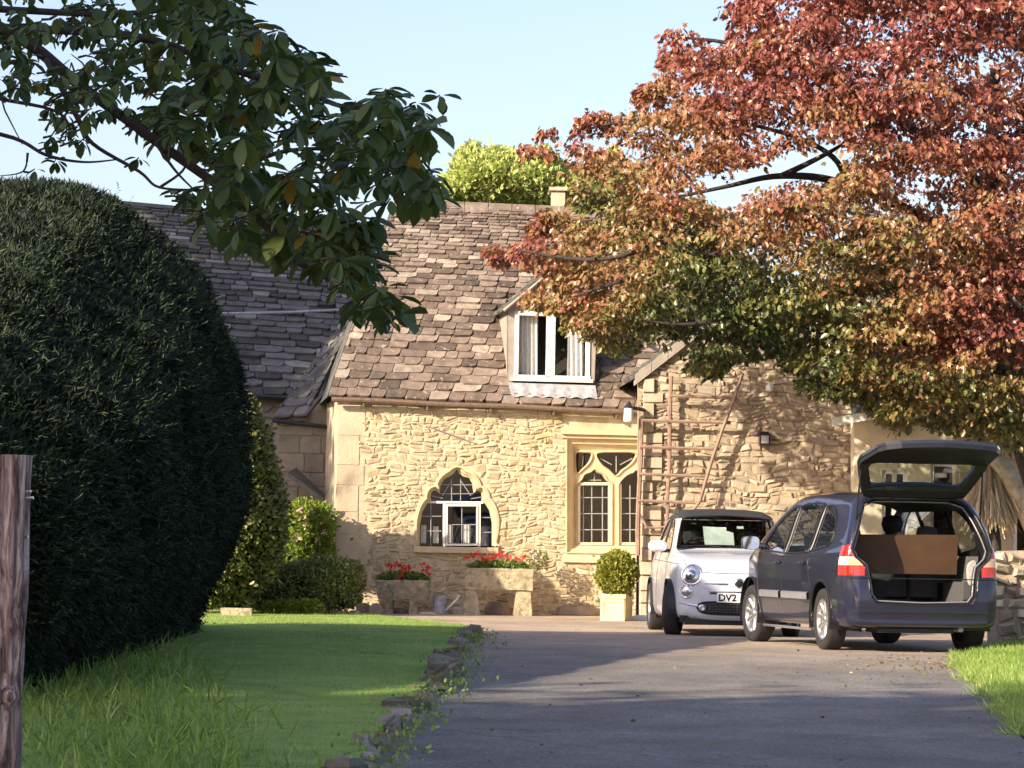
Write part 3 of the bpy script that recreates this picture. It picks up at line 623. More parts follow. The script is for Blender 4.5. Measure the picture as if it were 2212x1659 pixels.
LP = [onplane(eL, nroof, *p)-nroof*(-1 if nroof[2] > 0 else 1)*.055 for p in lp]
G_ = np.stack([[LP[0]*(1-s)*(1-t)+LP[1]*s*(1-t)+LP[2]*s*t+LP[3]*(1-s)*t+np.array([0, -.012, .012])*math.sin(s*40+3*t)*t for s in np.linspace(0, 1, 40)] for t in np.linspace(0, 1, 5)]); lf.grid(G_); sub(lf, 'lead_apron', M['lead'], dorm, True)
dw = MB(); A0, A1, B0, B1 = wl[0], wr[0], wr[1], wl[1]; am = (A0+A1)/2-.03
bars(dw, DFr, [((A0, B0+.03), (A1, B0+.03)), ((A0, B1-.03), (A1, B1-.03)), ((A0+.035, B0), (A0+.035, B1)), ((A1-.045, B0), (A1-.045, B1)), ((am-.035, B0), (am-.035, B1)), ((am+.035, B0), (am+.035, B1))], .062, -.04, .06)
bars(dw, DFr, [((A0-.05, B0-.01), (A1+.03, B0-.01))], .05, 0, .07)
dwf = sub(dw, 'window_frame', M['white'], dorm)
pane(DFr, np.array([(A0, B0), (A1, B0), (A1, B1), (A0, B1)]), -.02, dorm)
room(DFr, A0-.0, A1+.0, B0-.2, B1+.1, -1.2, -.17, dorm)
for q0, q1 in ((A0+.07, A0+.38), (A1-.34, A1-.08)): cu = MB(); curtain(cu, DFr, q0, q1, B0+.05, B1, -.14, .022, 60, .075); sub(cu, 'curtain', M['curtain'], dorm, True)
# chimney seen over the ridge
ch = MB(); c0 = at(1190, 460, 53.6); c1 = at(1220, 418, 53.6); ch.box((c0[0], 53.2, c0[2]-.8), (c1[0], 53.9, c1[2]), t=.6); ch.box((c0[0]-.04, 53.15, c1[2]), (c1[0]+.04, 53.95, c1[2]+.06), t=.2); build(ch, 'chimney', M['render'], house)
mb = MB(); wv = HF.px(k4([(825, 95), (1190, 225)])); bars(mb, HF, [(wv[0], wv[1])], .012, .035, .01); build(mb, 'wall_cable', M['leadbar'], house)
wp = MB(); 
# ================================================================== LEFT SHADED HOUSE (behind)
LHF = Frame(at(560, 900, 53.2), 4.0)
lh = thing('grey_cottage', 'shaded grey stone cottage with a long stone tiled roof left of the golden one', 'cottage', LHF.w(np.array(-2.), np.array(0.), np.array(0.)))
e0_, e1_ = LHF.w(*LHF.hit(180, 838, .2), .2), LHF.w(*LHF.hit(860, 873, .2), .2)
LRF = Frame(LHF.w(np.array(0.), np.array(0.), np.array(-3.6)), 4.0); r0_, r1_ = LRF.w(*LRF.hit(150, 432)), LRF.w(*LRF.hit(900, 500))
mb = MB(); mb.add(np.array([e0_, e1_, r1_, r0_]), [(0, 1, 2, 3)]); mb.add(np.array([r0_, r1_, r1_+[0, 3.5, -3.2], r0_+[0, 3.5, -3.2]]), [(0, 1, 2, 3)]); lroof = build(mb, 'roof', M['roofbase'], lh)
mb = MB(); tiles(mb, e0_, e1_, r1_, r0_, 36, .22, .085, .42, .22, .028); sub(mb, 'stone_tiles', M['tile2'], lroof)
mb = MB(); mb.tube([r0_, (r0_+r1_)/2, r1_], .07, 8); sub(mb, 'ridge_stones', M['tile2'], lroof)
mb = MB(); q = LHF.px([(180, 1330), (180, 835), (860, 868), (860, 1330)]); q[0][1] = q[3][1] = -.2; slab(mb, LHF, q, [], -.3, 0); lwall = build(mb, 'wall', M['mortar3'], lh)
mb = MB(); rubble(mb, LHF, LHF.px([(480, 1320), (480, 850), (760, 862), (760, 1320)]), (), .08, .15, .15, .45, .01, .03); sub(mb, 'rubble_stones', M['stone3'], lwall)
mb = MB(); gq = LHF.px([(500, 853), (660, 862)], .2); mb.tube([LHF.w(*p, .24) for p in gq], .045, 8); build(mb, 'gutter', M['black'], lh)
# pole resting across the roof
p0, p1 = onplane(e0_, np.cross(e1_-e0_, r0_-e0_)/np.linalg.norm(np.cross(e1_-e0_, r0_-e0_)), 476, 686), onplane(e0_, np.cross(e1_-e0_, r0_-e0_)/np.linalg.norm(np.cross(e1_-e0_, r0_-e0_)), 738, 678)
mb = MB(); mb.tube([p0+[0, -.12, .06], (p0+p1)/2+[0, -.12, .045], p1+[0, -.12, .06]], .022, 8); tag(build(mb, 'pole', M['lead']), 'thin pale pole lying across the grey tiled roof', 'pole')
# low link between the two houses, with its own strip of roof
KF = Frame(at(660, 1100, 51.0), 6.0)
lk = thing('lean_to', 'low shaded stone lean-to between the grey and the golden cottage', 'lean-to', KF.w(np.array(0.), np.array(0.), np.array(0.)))
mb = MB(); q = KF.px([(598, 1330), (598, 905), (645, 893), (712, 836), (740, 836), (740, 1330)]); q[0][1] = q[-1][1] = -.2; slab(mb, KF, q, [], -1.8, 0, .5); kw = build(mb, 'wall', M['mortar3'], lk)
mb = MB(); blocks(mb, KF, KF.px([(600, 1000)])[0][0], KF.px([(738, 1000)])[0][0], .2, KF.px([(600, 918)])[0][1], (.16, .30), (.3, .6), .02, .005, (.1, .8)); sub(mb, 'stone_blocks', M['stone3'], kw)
mb = MB(); T_ = lambda u, v, c: KF.w(*KF.hit(u, v, c), c)
tiles(mb, T_(588, 905, .12), T_(662, 899, .14), T_(752, 716, -.9), T_(738, 700, -2.2), 13, .22, .13, .3, .2, .022)
mb.add(np.array([T_(588, 905, .1), T_(662, 899, .12), T_(752, 716, -.9), T_(738, 700, -2.2)])-[0, 0, .06], [(0, 1, 2, 3)], .2); build(mb, 'roof', M['tile2'], lk)
mb = MB(); mb.tube([T_(704, 845, .2), T_(660, 898, .2)], .03, 8); mb.tube([T_(588, 908, .16), T_(722, 924, .16)], .035, 8); mb.tube([T_(722, 926, .12), T_(719, 1050, .1), T_(716, 1200, .1)], .03, 8); build(mb, 'downpipe', M['black'], lk)
mb = MB(); mb.add(np.array([T_(622, 1020, .7), T_(700, 1078, .7), T_(704, 1070, 0.02), T_(640, 1010, 0.02)]), [(0, 1, 2, 3)]); mb.add(np.array([T_(622, 1030, .7), T_(700, 1088, .7), T_(700, 1078, .7), T_(622, 1020, .7)]), [(0, 1, 2, 3)]); build(mb, 'porch_roof', M['tile2'], lk)
mb = MB(); q = KF.px([(640, 1085), (712, 1200)], .02); mb.box((q[0][0], .01, -.1), (q[1][0], .03, q[0][1]), KF); build(mb, 'doorway', M['dark'], lk)
mb = MB(); q = KF.px([(713, 975), (722, 1060)], .25); mb.add(KF.w([q[0][0], q[0][0]+.05, q[1][0]+.03, q[1][0]-.02], [q[0][1], q[0][1], q[1][1], q[1][1]], .25), [(0, 1, 2, 3)]); mb.add(KF.w([q[0][0], q[0][0]+.05, q[1][0]+.03, q[1][0]-.02], [q[0][1], q[0][1], q[1][1], q[1][1]], .22), [(0, 1, 2, 3)]); build(mb, 'shutter_edge', M['white'], lk)

# ================================================================== RIGHT WING
WF = Frame(at(1381, 1340, 46.6), 3.0)
wg = thing('stone_wing', 'gabled rubble stone wing with a wooden trellis behind the parked cars', 'house wing', WF.w(np.array(1.5), np.array(0.), np.array(0.)))
wx = lambda pts, c=0: WF.px(pts, c)
gp_ = wx([(1381, 1345), (1381, 818), (1500, 722), (1620, 632), (1740, 724), (1856, 820), (1856, 1345)]); gp_[0][1] = gp_[-1][1] = -.2
mb = MB(); slab(mb, WF, gp_, [], -.3, 0, .5)
mb.add(np.array([WF.w(gp_[1][0], -.2, 0), WF.w(gp_[1][0], gp_[1][1], 0), at(1383, 818, 50.5), at(1386, 1320, 50.5)-[0, 0, .3]]), [(0, 1, 2, 3)], .5)
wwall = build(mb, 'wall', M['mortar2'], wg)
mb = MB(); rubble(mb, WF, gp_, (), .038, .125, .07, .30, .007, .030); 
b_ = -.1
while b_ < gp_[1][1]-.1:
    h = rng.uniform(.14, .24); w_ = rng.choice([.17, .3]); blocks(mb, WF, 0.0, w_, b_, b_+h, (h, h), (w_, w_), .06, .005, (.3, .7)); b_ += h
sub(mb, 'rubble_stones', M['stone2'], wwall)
R_ = lambda a, b, c: WF.w(np.array(a), np.array(b), np.array(c))
mb = MB(); pk = gp_[3]; base = MB()
for e_ in (gp_[1], gp_[5]):
    ee = e_+(e_-pk)*.05; E0_, R0_ = R_(ee[0], ee[1]+.05, .03), R_(pk[0], pk[1]+.07, .03); E1_, R1_ = E0_-WF.n*5, R0_-WF.n*5
    base.add(np.array([E0_, E1_, R1_, R0_]), [(0, 1, 2, 3)], .3); tiles(mb, E0_, E1_, R1_, R0_, 16, .24, .13, .4, .2, .02)
wr_ = build(base, 'roof', M['roofbase'], wg); sub(mb, 'stone_tiles', M['tile2'], wr_)
mb = MB()
for e_ in (gp_[1], gp_[5]):                               # coping stones on the gable
    ee = e_+(e_-pk)*.04; n_ = 7
    for i in range(n_):
        a = ee+(pk-ee)*i/n_; c = ee+(pk-ee)*(i+.97)/n_; o_ = np.array([0, .11]); q = np.array([a-o_*.4, c-o_*.4, c+o_, a+o_])
        v = np.concatenate([WF.w(q[:, 0], q[:, 1], -.18), WF.w(q[:, 0], q[:, 1], .09)]); mb.add(v, [(4, 5, 6, 7), (0, 1, 5, 4), (1, 2, 6, 5), (2, 3, 7, 6), (3, 0, 4, 7)], .2+.3*rng.random())
build(mb, 'coping_stones', M['greyrender'], wg)
# trellis
tl = MB(); tp = lambda u, v, c=.16: WF.w(*WF.hit(u, v, c), c)
def stick(u0, v0, u1, v1, r=.02, c=.16, c2=None):
    a, b = tp(u0, v0, c), tp(u1, v1, c if c2 is None else c2); m_ = (a+b)/2+rng.uniform(-.01, .01, 3); tl.tube([a, m_, b], r*1.3, 6)
stick(1386, 905, 1379, 1090, .026); stick(1379, 1090, 1378, 1200, .026); stick(1450, 812, 1446, 1000, .022); stick(1446, 1000, 1441, 1085, .022); stick(1443, 1085, 1440, 1130, .02)
stick(1604, 806, 1560, 930, .022, .24); stick(1560, 930, 1512, 1082, .022, .24); stick(1512, 1082, 1490, 1110, .02, .24)
for y_, x0, x1 in ((855, 1448, 1592), (908, 1386, 1578), (965, 1382, 1553), (1024, 1380, 1527), (1082, 1378, 1512)): stick(x0, y_, x1, y_+5, .02, .2)
stick(1392, 1140, 1440, 1138, .015); stick(1378, 1105, 1398, 1140, .016); stick(1470, 1110, 1440, 1160, .016)
tag(build(tl, 'trellis', M['oldwood']), 'weathered wooden trellis of thin bars on the wing wall beside the tall window', 'trellis')
# carriage lamp on the wing corner
lt = thing('corner_light', 'white cylinder light with a black cap fixed at the corner below the gutter', 'light', tp(1358, 912, .2))
mb = MB(); c_ = tp(1358, 895, .25); r_ = .075; mb.lathe([(r_*.9, -.11), (r_, -.09), (r_*.85, .08), (r_*.8, .09)], 16, 'z', c_); build(mb, 'glass_shade', M['white'], lt, True)
mb = MB(); mb.lathe([(r_*.9, .09), (r_*1.0, .10), (r_*.5, .14), (.01, .19)], 16, 'z', c_); mb.tube([c_+[0, 0, .1], tp(1385, 884, .2), tp(1392, 886, .02)], .028, 8); build(mb, 'cap_and_bracket', M['black'], lt)
# box lamp
mb = MB(); b0_ = tp(1641, 960, 0); q = wx([(1640, 962), (1662, 937)], .1); mb.box((q[0][0], .02, q[0][1]), (q[1][0], .17, q[1][1]), WF); mb.box((q[0][0]+.01, .03, q[1][1]), (q[1][0]-.01, .12, q[1][1]+.03), WF)
bl_ = thing('wall_light', 'small square black box light on the rubble wall above the white car', 'light', b0_); build(mb, 'housing', M['black'], bl_)
mb = MB(); mb.box((q[0][0]+.02, .17, q[0][1]+.03), (q[1][0]-.02, .175, q[1][1]-.03), WF); build(mb, 'lens', M['lead'], bl_)
mb = MB(); c_ = tp(1662, 838, .08); mb.lathe([(.01, -.05), (.06, -.04), (.05, .03), (.02, .06)], 12, 'z', c_); tag(build(mb, 'sensor', M['white'], None, True), 'small white rounded sensor high on the rubble wall', 'sensor')

# ================================================================== CREAM BLOCK AND STONE BLOCK AT THE RIGHT
CF = Frame(at(1850, 1330, 46.35), 3.0)
cb = thing('cream_extension', 'cream rendered extension with white windows behind the open tailgate', 'house extension', CF.w(np.array(1.), np.array(0.), np.array(0.)))
cx = lambda pts, c=0: CF.px(pts, c)
q = cx([(1845, 1340), (1845, 905), (2170, 905), (2170, 1340)]); q[0][1] = q[3][1] = -.2
wh = cx([(2010, 1190), (2010, 1000), (2125, 1000), (2125, 1190)]); wh2 = cx([(1905, 1190), (1905, 1015), (1960, 1015), (1960, 1190)])
mb = MB(); slab(mb, CF, q, [wh, wh2], -.3, 0); cw = build(mb, 'wall', M['bathstone'], cb)
for w_ in (wh, wh2):
    mb = MB(); A0, A1, B0, B1 = w_[:, 0].min(), w_[:, 0].max(), w_[:, 1].min(), w_[:, 1].max()
    bars(mb, CF, [((A0, B0+.03), (A1, B0+.03)), ((A0, B1-.03), (A1, B1-.03)), ((A0+.03, B0), (A0+.03, B1)), ((A1-.03, B0), (A1-.03, B1)), (((A0+A1)/2, B0), ((A0+A1)/2, B1))], .06, -.1, .06); wf_ = build(mb, 'window', M['white'], cb)
    pane(CF, np.array([(A0, B0), (A1, B0), (A1, B1), (A0, B1)]), -.08, wf_); room(CF, A0, A1, B0, B1, -1, -.31, wf_)
mb = MB(); E0_, E1_ = CF.w(q[0][0]-.1, q[1][1]+0., .25), CF.w(q[3][0]+.2, q[1][1]+0., .25); R0_, R1_ = E0_-CF.n*3+[0, 0, 2.6], E1_-CF.n*3+[0, 0, 2.6]
mb.add(np.array([E0_, E1_, R1_, R0_]), [(0, 1, 2, 3)], .2); tiles(mb, E0_, E1_, R1_, R0_, 18, .24, .1, .4, .2, .02); build(mb, 'roof', M['tile2'], cb)
mb = MB(); p_ = [CF.w(*CF.hit(u, v, .6), .6) for u, v in ((1797, 903), (1880, 888), (1882, 906), (1799, 921))]; v = np.array(p_+[x-CF.n*.05 for x in p_]); mb.add(v, [(0, 1, 2, 3), (4, 7, 6, 5), (0, 4, 5, 1), (1, 5, 6, 2), (2, 6, 7, 3), (3, 7, 4, 0)])
v2 = np.array([p_[0], p_[1], p_[1]-CF.n*.6, p_[0]-CF.n*.6]); mb.add(v2, [(0, 1, 2, 3)]); build(mb, 'canopy_board', M['white'], cb)
SF = Frame(at(2050, 1330, 44.0), -2.0)
sb = thing('stone_block_house', 'pale dressed stone wall with a white window at the right edge', 'house', SF.w(np.array(1.), np.array(0.), np.array(0.)))
sx = lambda pts, c=0: SF.px(pts, c)
q = sx([(2062, 1340), (2062, 900), (2500, 900), (2500, 1340)]); q[0][1] = q[3][1] = -.2; wh = sx([(2188, 1200), (2188, 1090), (2262, 1090), (2262, 1200)])
mb = MB(); slab(mb, SF, q, [wh], -.3, 0); sw = build(mb, 'wall', M['mortar'], sb)
mb = MB(); rubble(mb, SF, q, [wh], .14, .20, .22, .42, .012, .022, .008, rnd=.12, wv_=0); sub(mb, 'stone_blocks', M['render'], sw)
mb = MB(); A0, A1, B0, B1 = wh[:, 0].min(), wh[:, 0].max(), wh[:, 1].min(), wh[:, 1].max(); bars(mb, SF, [((A0, B0+.03), (A1, B0+.03)), ((A0, B1-.03), (A1, B1-.03)), ((A0+.03, B0), (A0+.03, B1)), ((A1-.03, B0), (A1-.03, B1)), (((A0+A1)/2, B0), ((A0+A1)/2, B1))], .06, -.08, .07); bars(mb, SF, [((A0-.06, B0-.02), (A1+.06, B0-.02))], .05, 0, .06); wf_ = build(mb, 'window', M['white'], sb)
pane(SF, np.array([(A0, B0), (A1, B0), (A1, B1), (A0, B1)]), -.06, wf_); room(SF, A0, A1, B0, B1, -1, -.31, wf_)
mb = MB(); E0_, E1_ = SF.w(q[0][0]-.1, q[1][1], .25), SF.w(q[3][0]+.2, q[1][1], .25); mb.add(np.array([E0_, E1_, E1_-SF.n*3+[0, 0, 2.6], E0_-SF.n*3+[0, 0, 2.6]]), [(0, 1, 2, 3)], .3); tiles(mb, E0_, E1_, E1_-SF.n*3+[0, 0, 2.6], E0_-SF.n*3+[0, 0, 2.6], 14, .24, .12, .4, .2, .02); build(mb, 'roof', M['tile2'], sb)
# low rockery wall
KW = Frame(gp(2148., 1392.), -4.0); mb = MB(); q = KW.px([(2138, 1405), (2140, 1200), (2160, 1190), (2460, 1185), (2460, 1405)]); q[0][1] = q[-1][1] = -.15
slab(mb, KW, q, [], -.4, 0); o = build(mb, 'garden_wall', M['mortar2']); tag(o, 'low dry wall of rounded grey stones at the right behind the dark car', 'garden wall')
mb = MB(); rubble(mb, KW, q, (), .10, .19, .13, .28, .05, .10, .012, rnd=.45); sub(mb, 'rounded_stones', M['stone2'], o)
# ================================================================== CARS
def smax(a, b, k): h = np.maximum(k-np.abs(a-b), 0)/k; return np.maximum(a, b)+h*h*k*.25
def car_fn(side, front, plan, k1, k2):
    """side: (y,z) outline, front: half outline (x>=0,z), plan: half outline (x>=0,y)"""
    fr_ = np.vstack([np.array(front), np.array(front)[::-1]*[-1, 1]]); pl = np.vstack([np.array(plan), np.array(plan)[::-1]*[-1, 1]])
    def f(P): return smax(smax(sdf(P[..., [1, 2]], side), sdf(P[..., [0, 2]], fr_), k1), sdf(P[..., [0, 1]], pl), k2)
    return f
def shell(f, lo, hi, cl, ch, h):
    n = [int(round((hi[i]-lo[i])/h)) for i in range(3)]; I = []; Fc = []; idx = {}
    tot = []
    for ax in range(3):
        u, v = [i for i in range(3) if i != ax]
        for side_ in (0, n[ax]):
            A, B = np.meshgrid(np.arange(n[u]+1), np.arange(n[v]+1), indexing='ij'); g_ = np.zeros(A.shape+(3,), int); g_[..., u] = A; g_[..., v] = B; g_[..., ax] = side_
            i = np.arange(A.size).reshape(A.shape)+sum(len(t) for t in I); I.append(g_.reshape(-1, 3))
            q = np.stack([i[:-1, :-1], i[1:, :-1], i[1:, 1:], i[:-1, 1:]], -1).reshape(-1, 4)
            flip = (side_ == 0) ^ (ax == 1); Fc.append(q[:, ::-1] if flip else q)
    I = np.concatenate(I); Fc = np.concatenate(Fc); U_, inv = np.unique(I, axis=0, return_inverse=True); Fc = inv.reshape(-1)[Fc]
    lo, hi, cl, ch = map(np.array, (lo, hi, cl, ch)); P = lo+(hi-lo)*U_/np.array(n); T = np.clip(P, cl, ch)
    a = np.zeros(len(P)); b = np.ones(len(P))
    for _ in range(26):
        m_ = (a+b)/2; o_ = f(P+(T-P)*m_[:, None]) > 0; a = np.where(o_, m_, a); b = np.where(o_, b, m_)
    return P+(T-P)*a[:, None], Fc, T
def drape(f, P, d, far=1.5, off=.0):                     # move points in from outside along -d onto the surface
    P = np.asarray(P, float); d = np.asarray(d, float); a = np.zeros(len(P)); s = P+d*far
    # march to first crossing
    ts = np.linspace(0, far*1.6, 70); ins = f(s[:, None, :]-d*ts[None, :, None]) < 0
    best = np.where(ins.any(1), ts[ins.argmax(1)], far); lo = best-(ts[1]-ts[0]); hi = best
    for _ in range(16):
        m_ = (lo+hi)/2; o_ = f(s-d*m_[:, None]) > 0; lo = np.where(o_, m_, lo); hi = np.where(o_, hi, m_)
    return s-d*lo[:, None]+d*off
def snap(V, ax, poly, sel, h):
    q = V[:, ax].copy(); s, nr = sdf(q, poly, True); k = sel & (np.abs(s) < h*.62); q[k] = nr[k]; V[:, ax] = q
def submesh(V, F): used = np.unique(F); mp = np.full(len(V), -1); mp[used] = np.arange(len(used)); return V[used], mp[F]
def pts3(p2, x=None, kind='side', sgn=1):
    p2 = np.asarray(p2, float)
    if kind == 'side': return np.column_stack([np.full(len(p2), 0.0), p2[:, 0], p2[:, 1]])
    return np.column_stack([p2[:, 0], np.full(len(p2), 0.0), p2[:, 1]])
def paint(name, col, coat=1, rough=.35, metal=.3):
    mt, n, l, bs = new_mat(name); nz = noise(n, l, 3, 5); c = ramp(n, l, nz.outputs['Fac'], [(.35, tuple(x*.93 for x in col)), (.7, tuple(min(1, x*1.05) for x in col))])
    geo = n.new('ShaderNodeNewGeometry'); c = mixc(n, l, geo.outputs['Backfacing'], c, (.02, .02, .022)); l.new(c, bs.inputs['Base Color']); 
    bs.inputs['Metallic'].default_value = metal; bs.inputs['Roughness'].default_value = rough; bs.inputs['Specular IOR Level'].default_value = .15; bs.inputs['Coat Weight'].default_value = coat; bs.inputs['Coat Roughness'].default_value = .025; return mt
M['bluegrey'] = paint('blue_grey_car_paint', (.018, .019, .040), 1.0, .3, .1)
M['pearl_solid'] = plain('pearl_white_mirror', (.76, .78, .84), .35, coat=1, namp=.04); M['blue_solid'] = plain('blue_grey_mirror', (.022, .022, .042), .35, coat=1, namp=.04)
M['pearl'] = paint('pearl_white_car_paint', (.52, .54, .61), 1, .4, .0)
M['trim'] = plain('black_plastic_trim', (.012, .012, .014), .45)
M['moulding'] = plain('grey_side_moulding', (.22, .21, .25), .4, coat=.5)
M['tyre'] = plain('tyre_rubber', (.022, .021, .021), .85, bdist=.003, bscale=90)
M['rim'] = plain('silver_wheel_rim', (.62, .62, .62), .28, .9)
M['chrome'] = plain('chrome', (.8, .8, .82), .08, 1, namp=.02)
M['carglass'] = glass_mat('tinted_car_glass', (.30, .34, .34), .10, .01)
M['sideglass'] = glass_mat('side_car_glass', (.45, .5, .5), .30, .01)
M['screen'] = glass_mat('windscreen_glass', (.72, .78, .78), .09, .01)
M['gateglass'] = glass_mat('tailgate_glass', (.82, .86, .82), .05, .02)
M['redlens'] = plain('red_lamp_lens', (.50, .02, .015), .12, coat=1, namp=.1, nscale=40)
M['clearlens'] = plain('clear_lamp_lens', (.75, .62, .56), .15, coat=1, namp=.1, nscale=40)
M['amber'] = plain('amber_lamp_lens', (.62, .38, .20), .15, coat=1)
M['lampglass'] = plain('headlamp_reflector', (.55, .56, .6), .12, .9, namp=.3, nscale=25)
M['board'] = plain('brown_board', (.065, .030, .012), .75, namp=.2, nscale=6)
M['cloth'] = plain('grey_car_cloth', (.07, .07, .075), .95, namp=.2)
M['ltrim'] = plain('light_interior_trim', (.42, .41, .37), .7)
M['softtop'] = plain('black_roof_fabric', (.03, .03, .032), .75)
M['plate_w'] = plain('white_number_plate', (.78, .78, .76), .35, namp=.02)
M['palesheet'] = plain('pale_screen_sheet', (.62, .68, .58), .8, namp=.15, nscale=8)

def wheel(name, root, c, R, w, side, steer=0, spokes=9, rim=None):
    """c: centre; side -1 left / +1 right is the outer side"""
    rc = R*.68; rot = Matrix.Rotation(steer, 3, 'Z'); out = []
    prof = [(rc, -w*.42), (R*.86, -w*.5), (R*.97, -w*.44), (R, -w*.30), (R, w*.30), (R*.97, w*.44), (R*.86, w*.5), (rc, w*.42), (rc*.97, w*.3), (rc*.97, -w*.3), (rc, -w*.42)]
    mb = MB(); mb.lathe(prof, 48, 'x', cap=False)
    def place(mb, nm, mat, par, smooth=True):
        v = np.concatenate(mb.v)@np.array(rot).T+np.array(c); return link(nm, v, mb.f, mat, par, None, smooth, True)
    wh = place(mb, 'wheel', M['tyre'], root); 
    mb = MB(); s = side; h = w*.42
    mb.lathe([(rc*.985, s*h), (rc*.93, s*h*1.02), (rc*.90, s*h*.55), (rc*.88, -s*h)], 40, 'x', cap=False)
    for i in range(spokes):
        a = 2*math.pi*i/spokes+.2; r0, r1 = R*.09, rc*.93; ww = .030*R/.3; t = np.array([-math.sin(a), math.cos(a)]); d = np.array([math.cos(a), math.sin(a)])
        v = []
        for r_, wf_, xo in ((r0, 1.0, s*h*.75), (r1*.5, .75, s*h*.72), (r1, 1.25, s*h*.92)):
            for sg in (-1, 1):
                p = d*r_+t*ww*.5*wf_*sg; v += [(xo, p[0], p[1]), (xo-s*.03, p[0]+t[0]*.004*sg, p[1]+t[1]*.004*sg)]
        mb.add(np.array(v), [(0, 2, 6, 4), (4, 6, 10, 8), (0, 4, 5, 1), (4, 8, 9, 5), (2, 3, 7, 6), (6, 7, 11, 10)])
    mb.lathe([(.001, s*h*.88), (R*.13, s*h*.85), (R*.16, s*h*.65), (R*.16, -s*h*.1)], 20, 'x', cap=False)
    place(mb, 'rim', M['rim'] if rim is None else rim, wh)
    mb = MB(); mb.lathe([(.001, s*h*.1), (rc*.88, s*h*.1)], 30, 'x', cap=False); place(mb, 'brake_disc', M['trim'], wh); return wh
def arch_liner(mb, y, z, r, x0, x1):
    th = np.linspace(-.35, math.pi+.35, 24); rows = []
    for x in (x0, x1): rows.append(np.column_stack([np.full(24, x), y+r*np.cos(th), z+r*np.sin(th)]))
    mb.grid(np.stack(rows))
def lpart(mb, name, mat, par, smooth=False): return link(name, np.concatenate(mb.v), mb.f, mat, par, np.concatenate(mb.t), smooth, True)

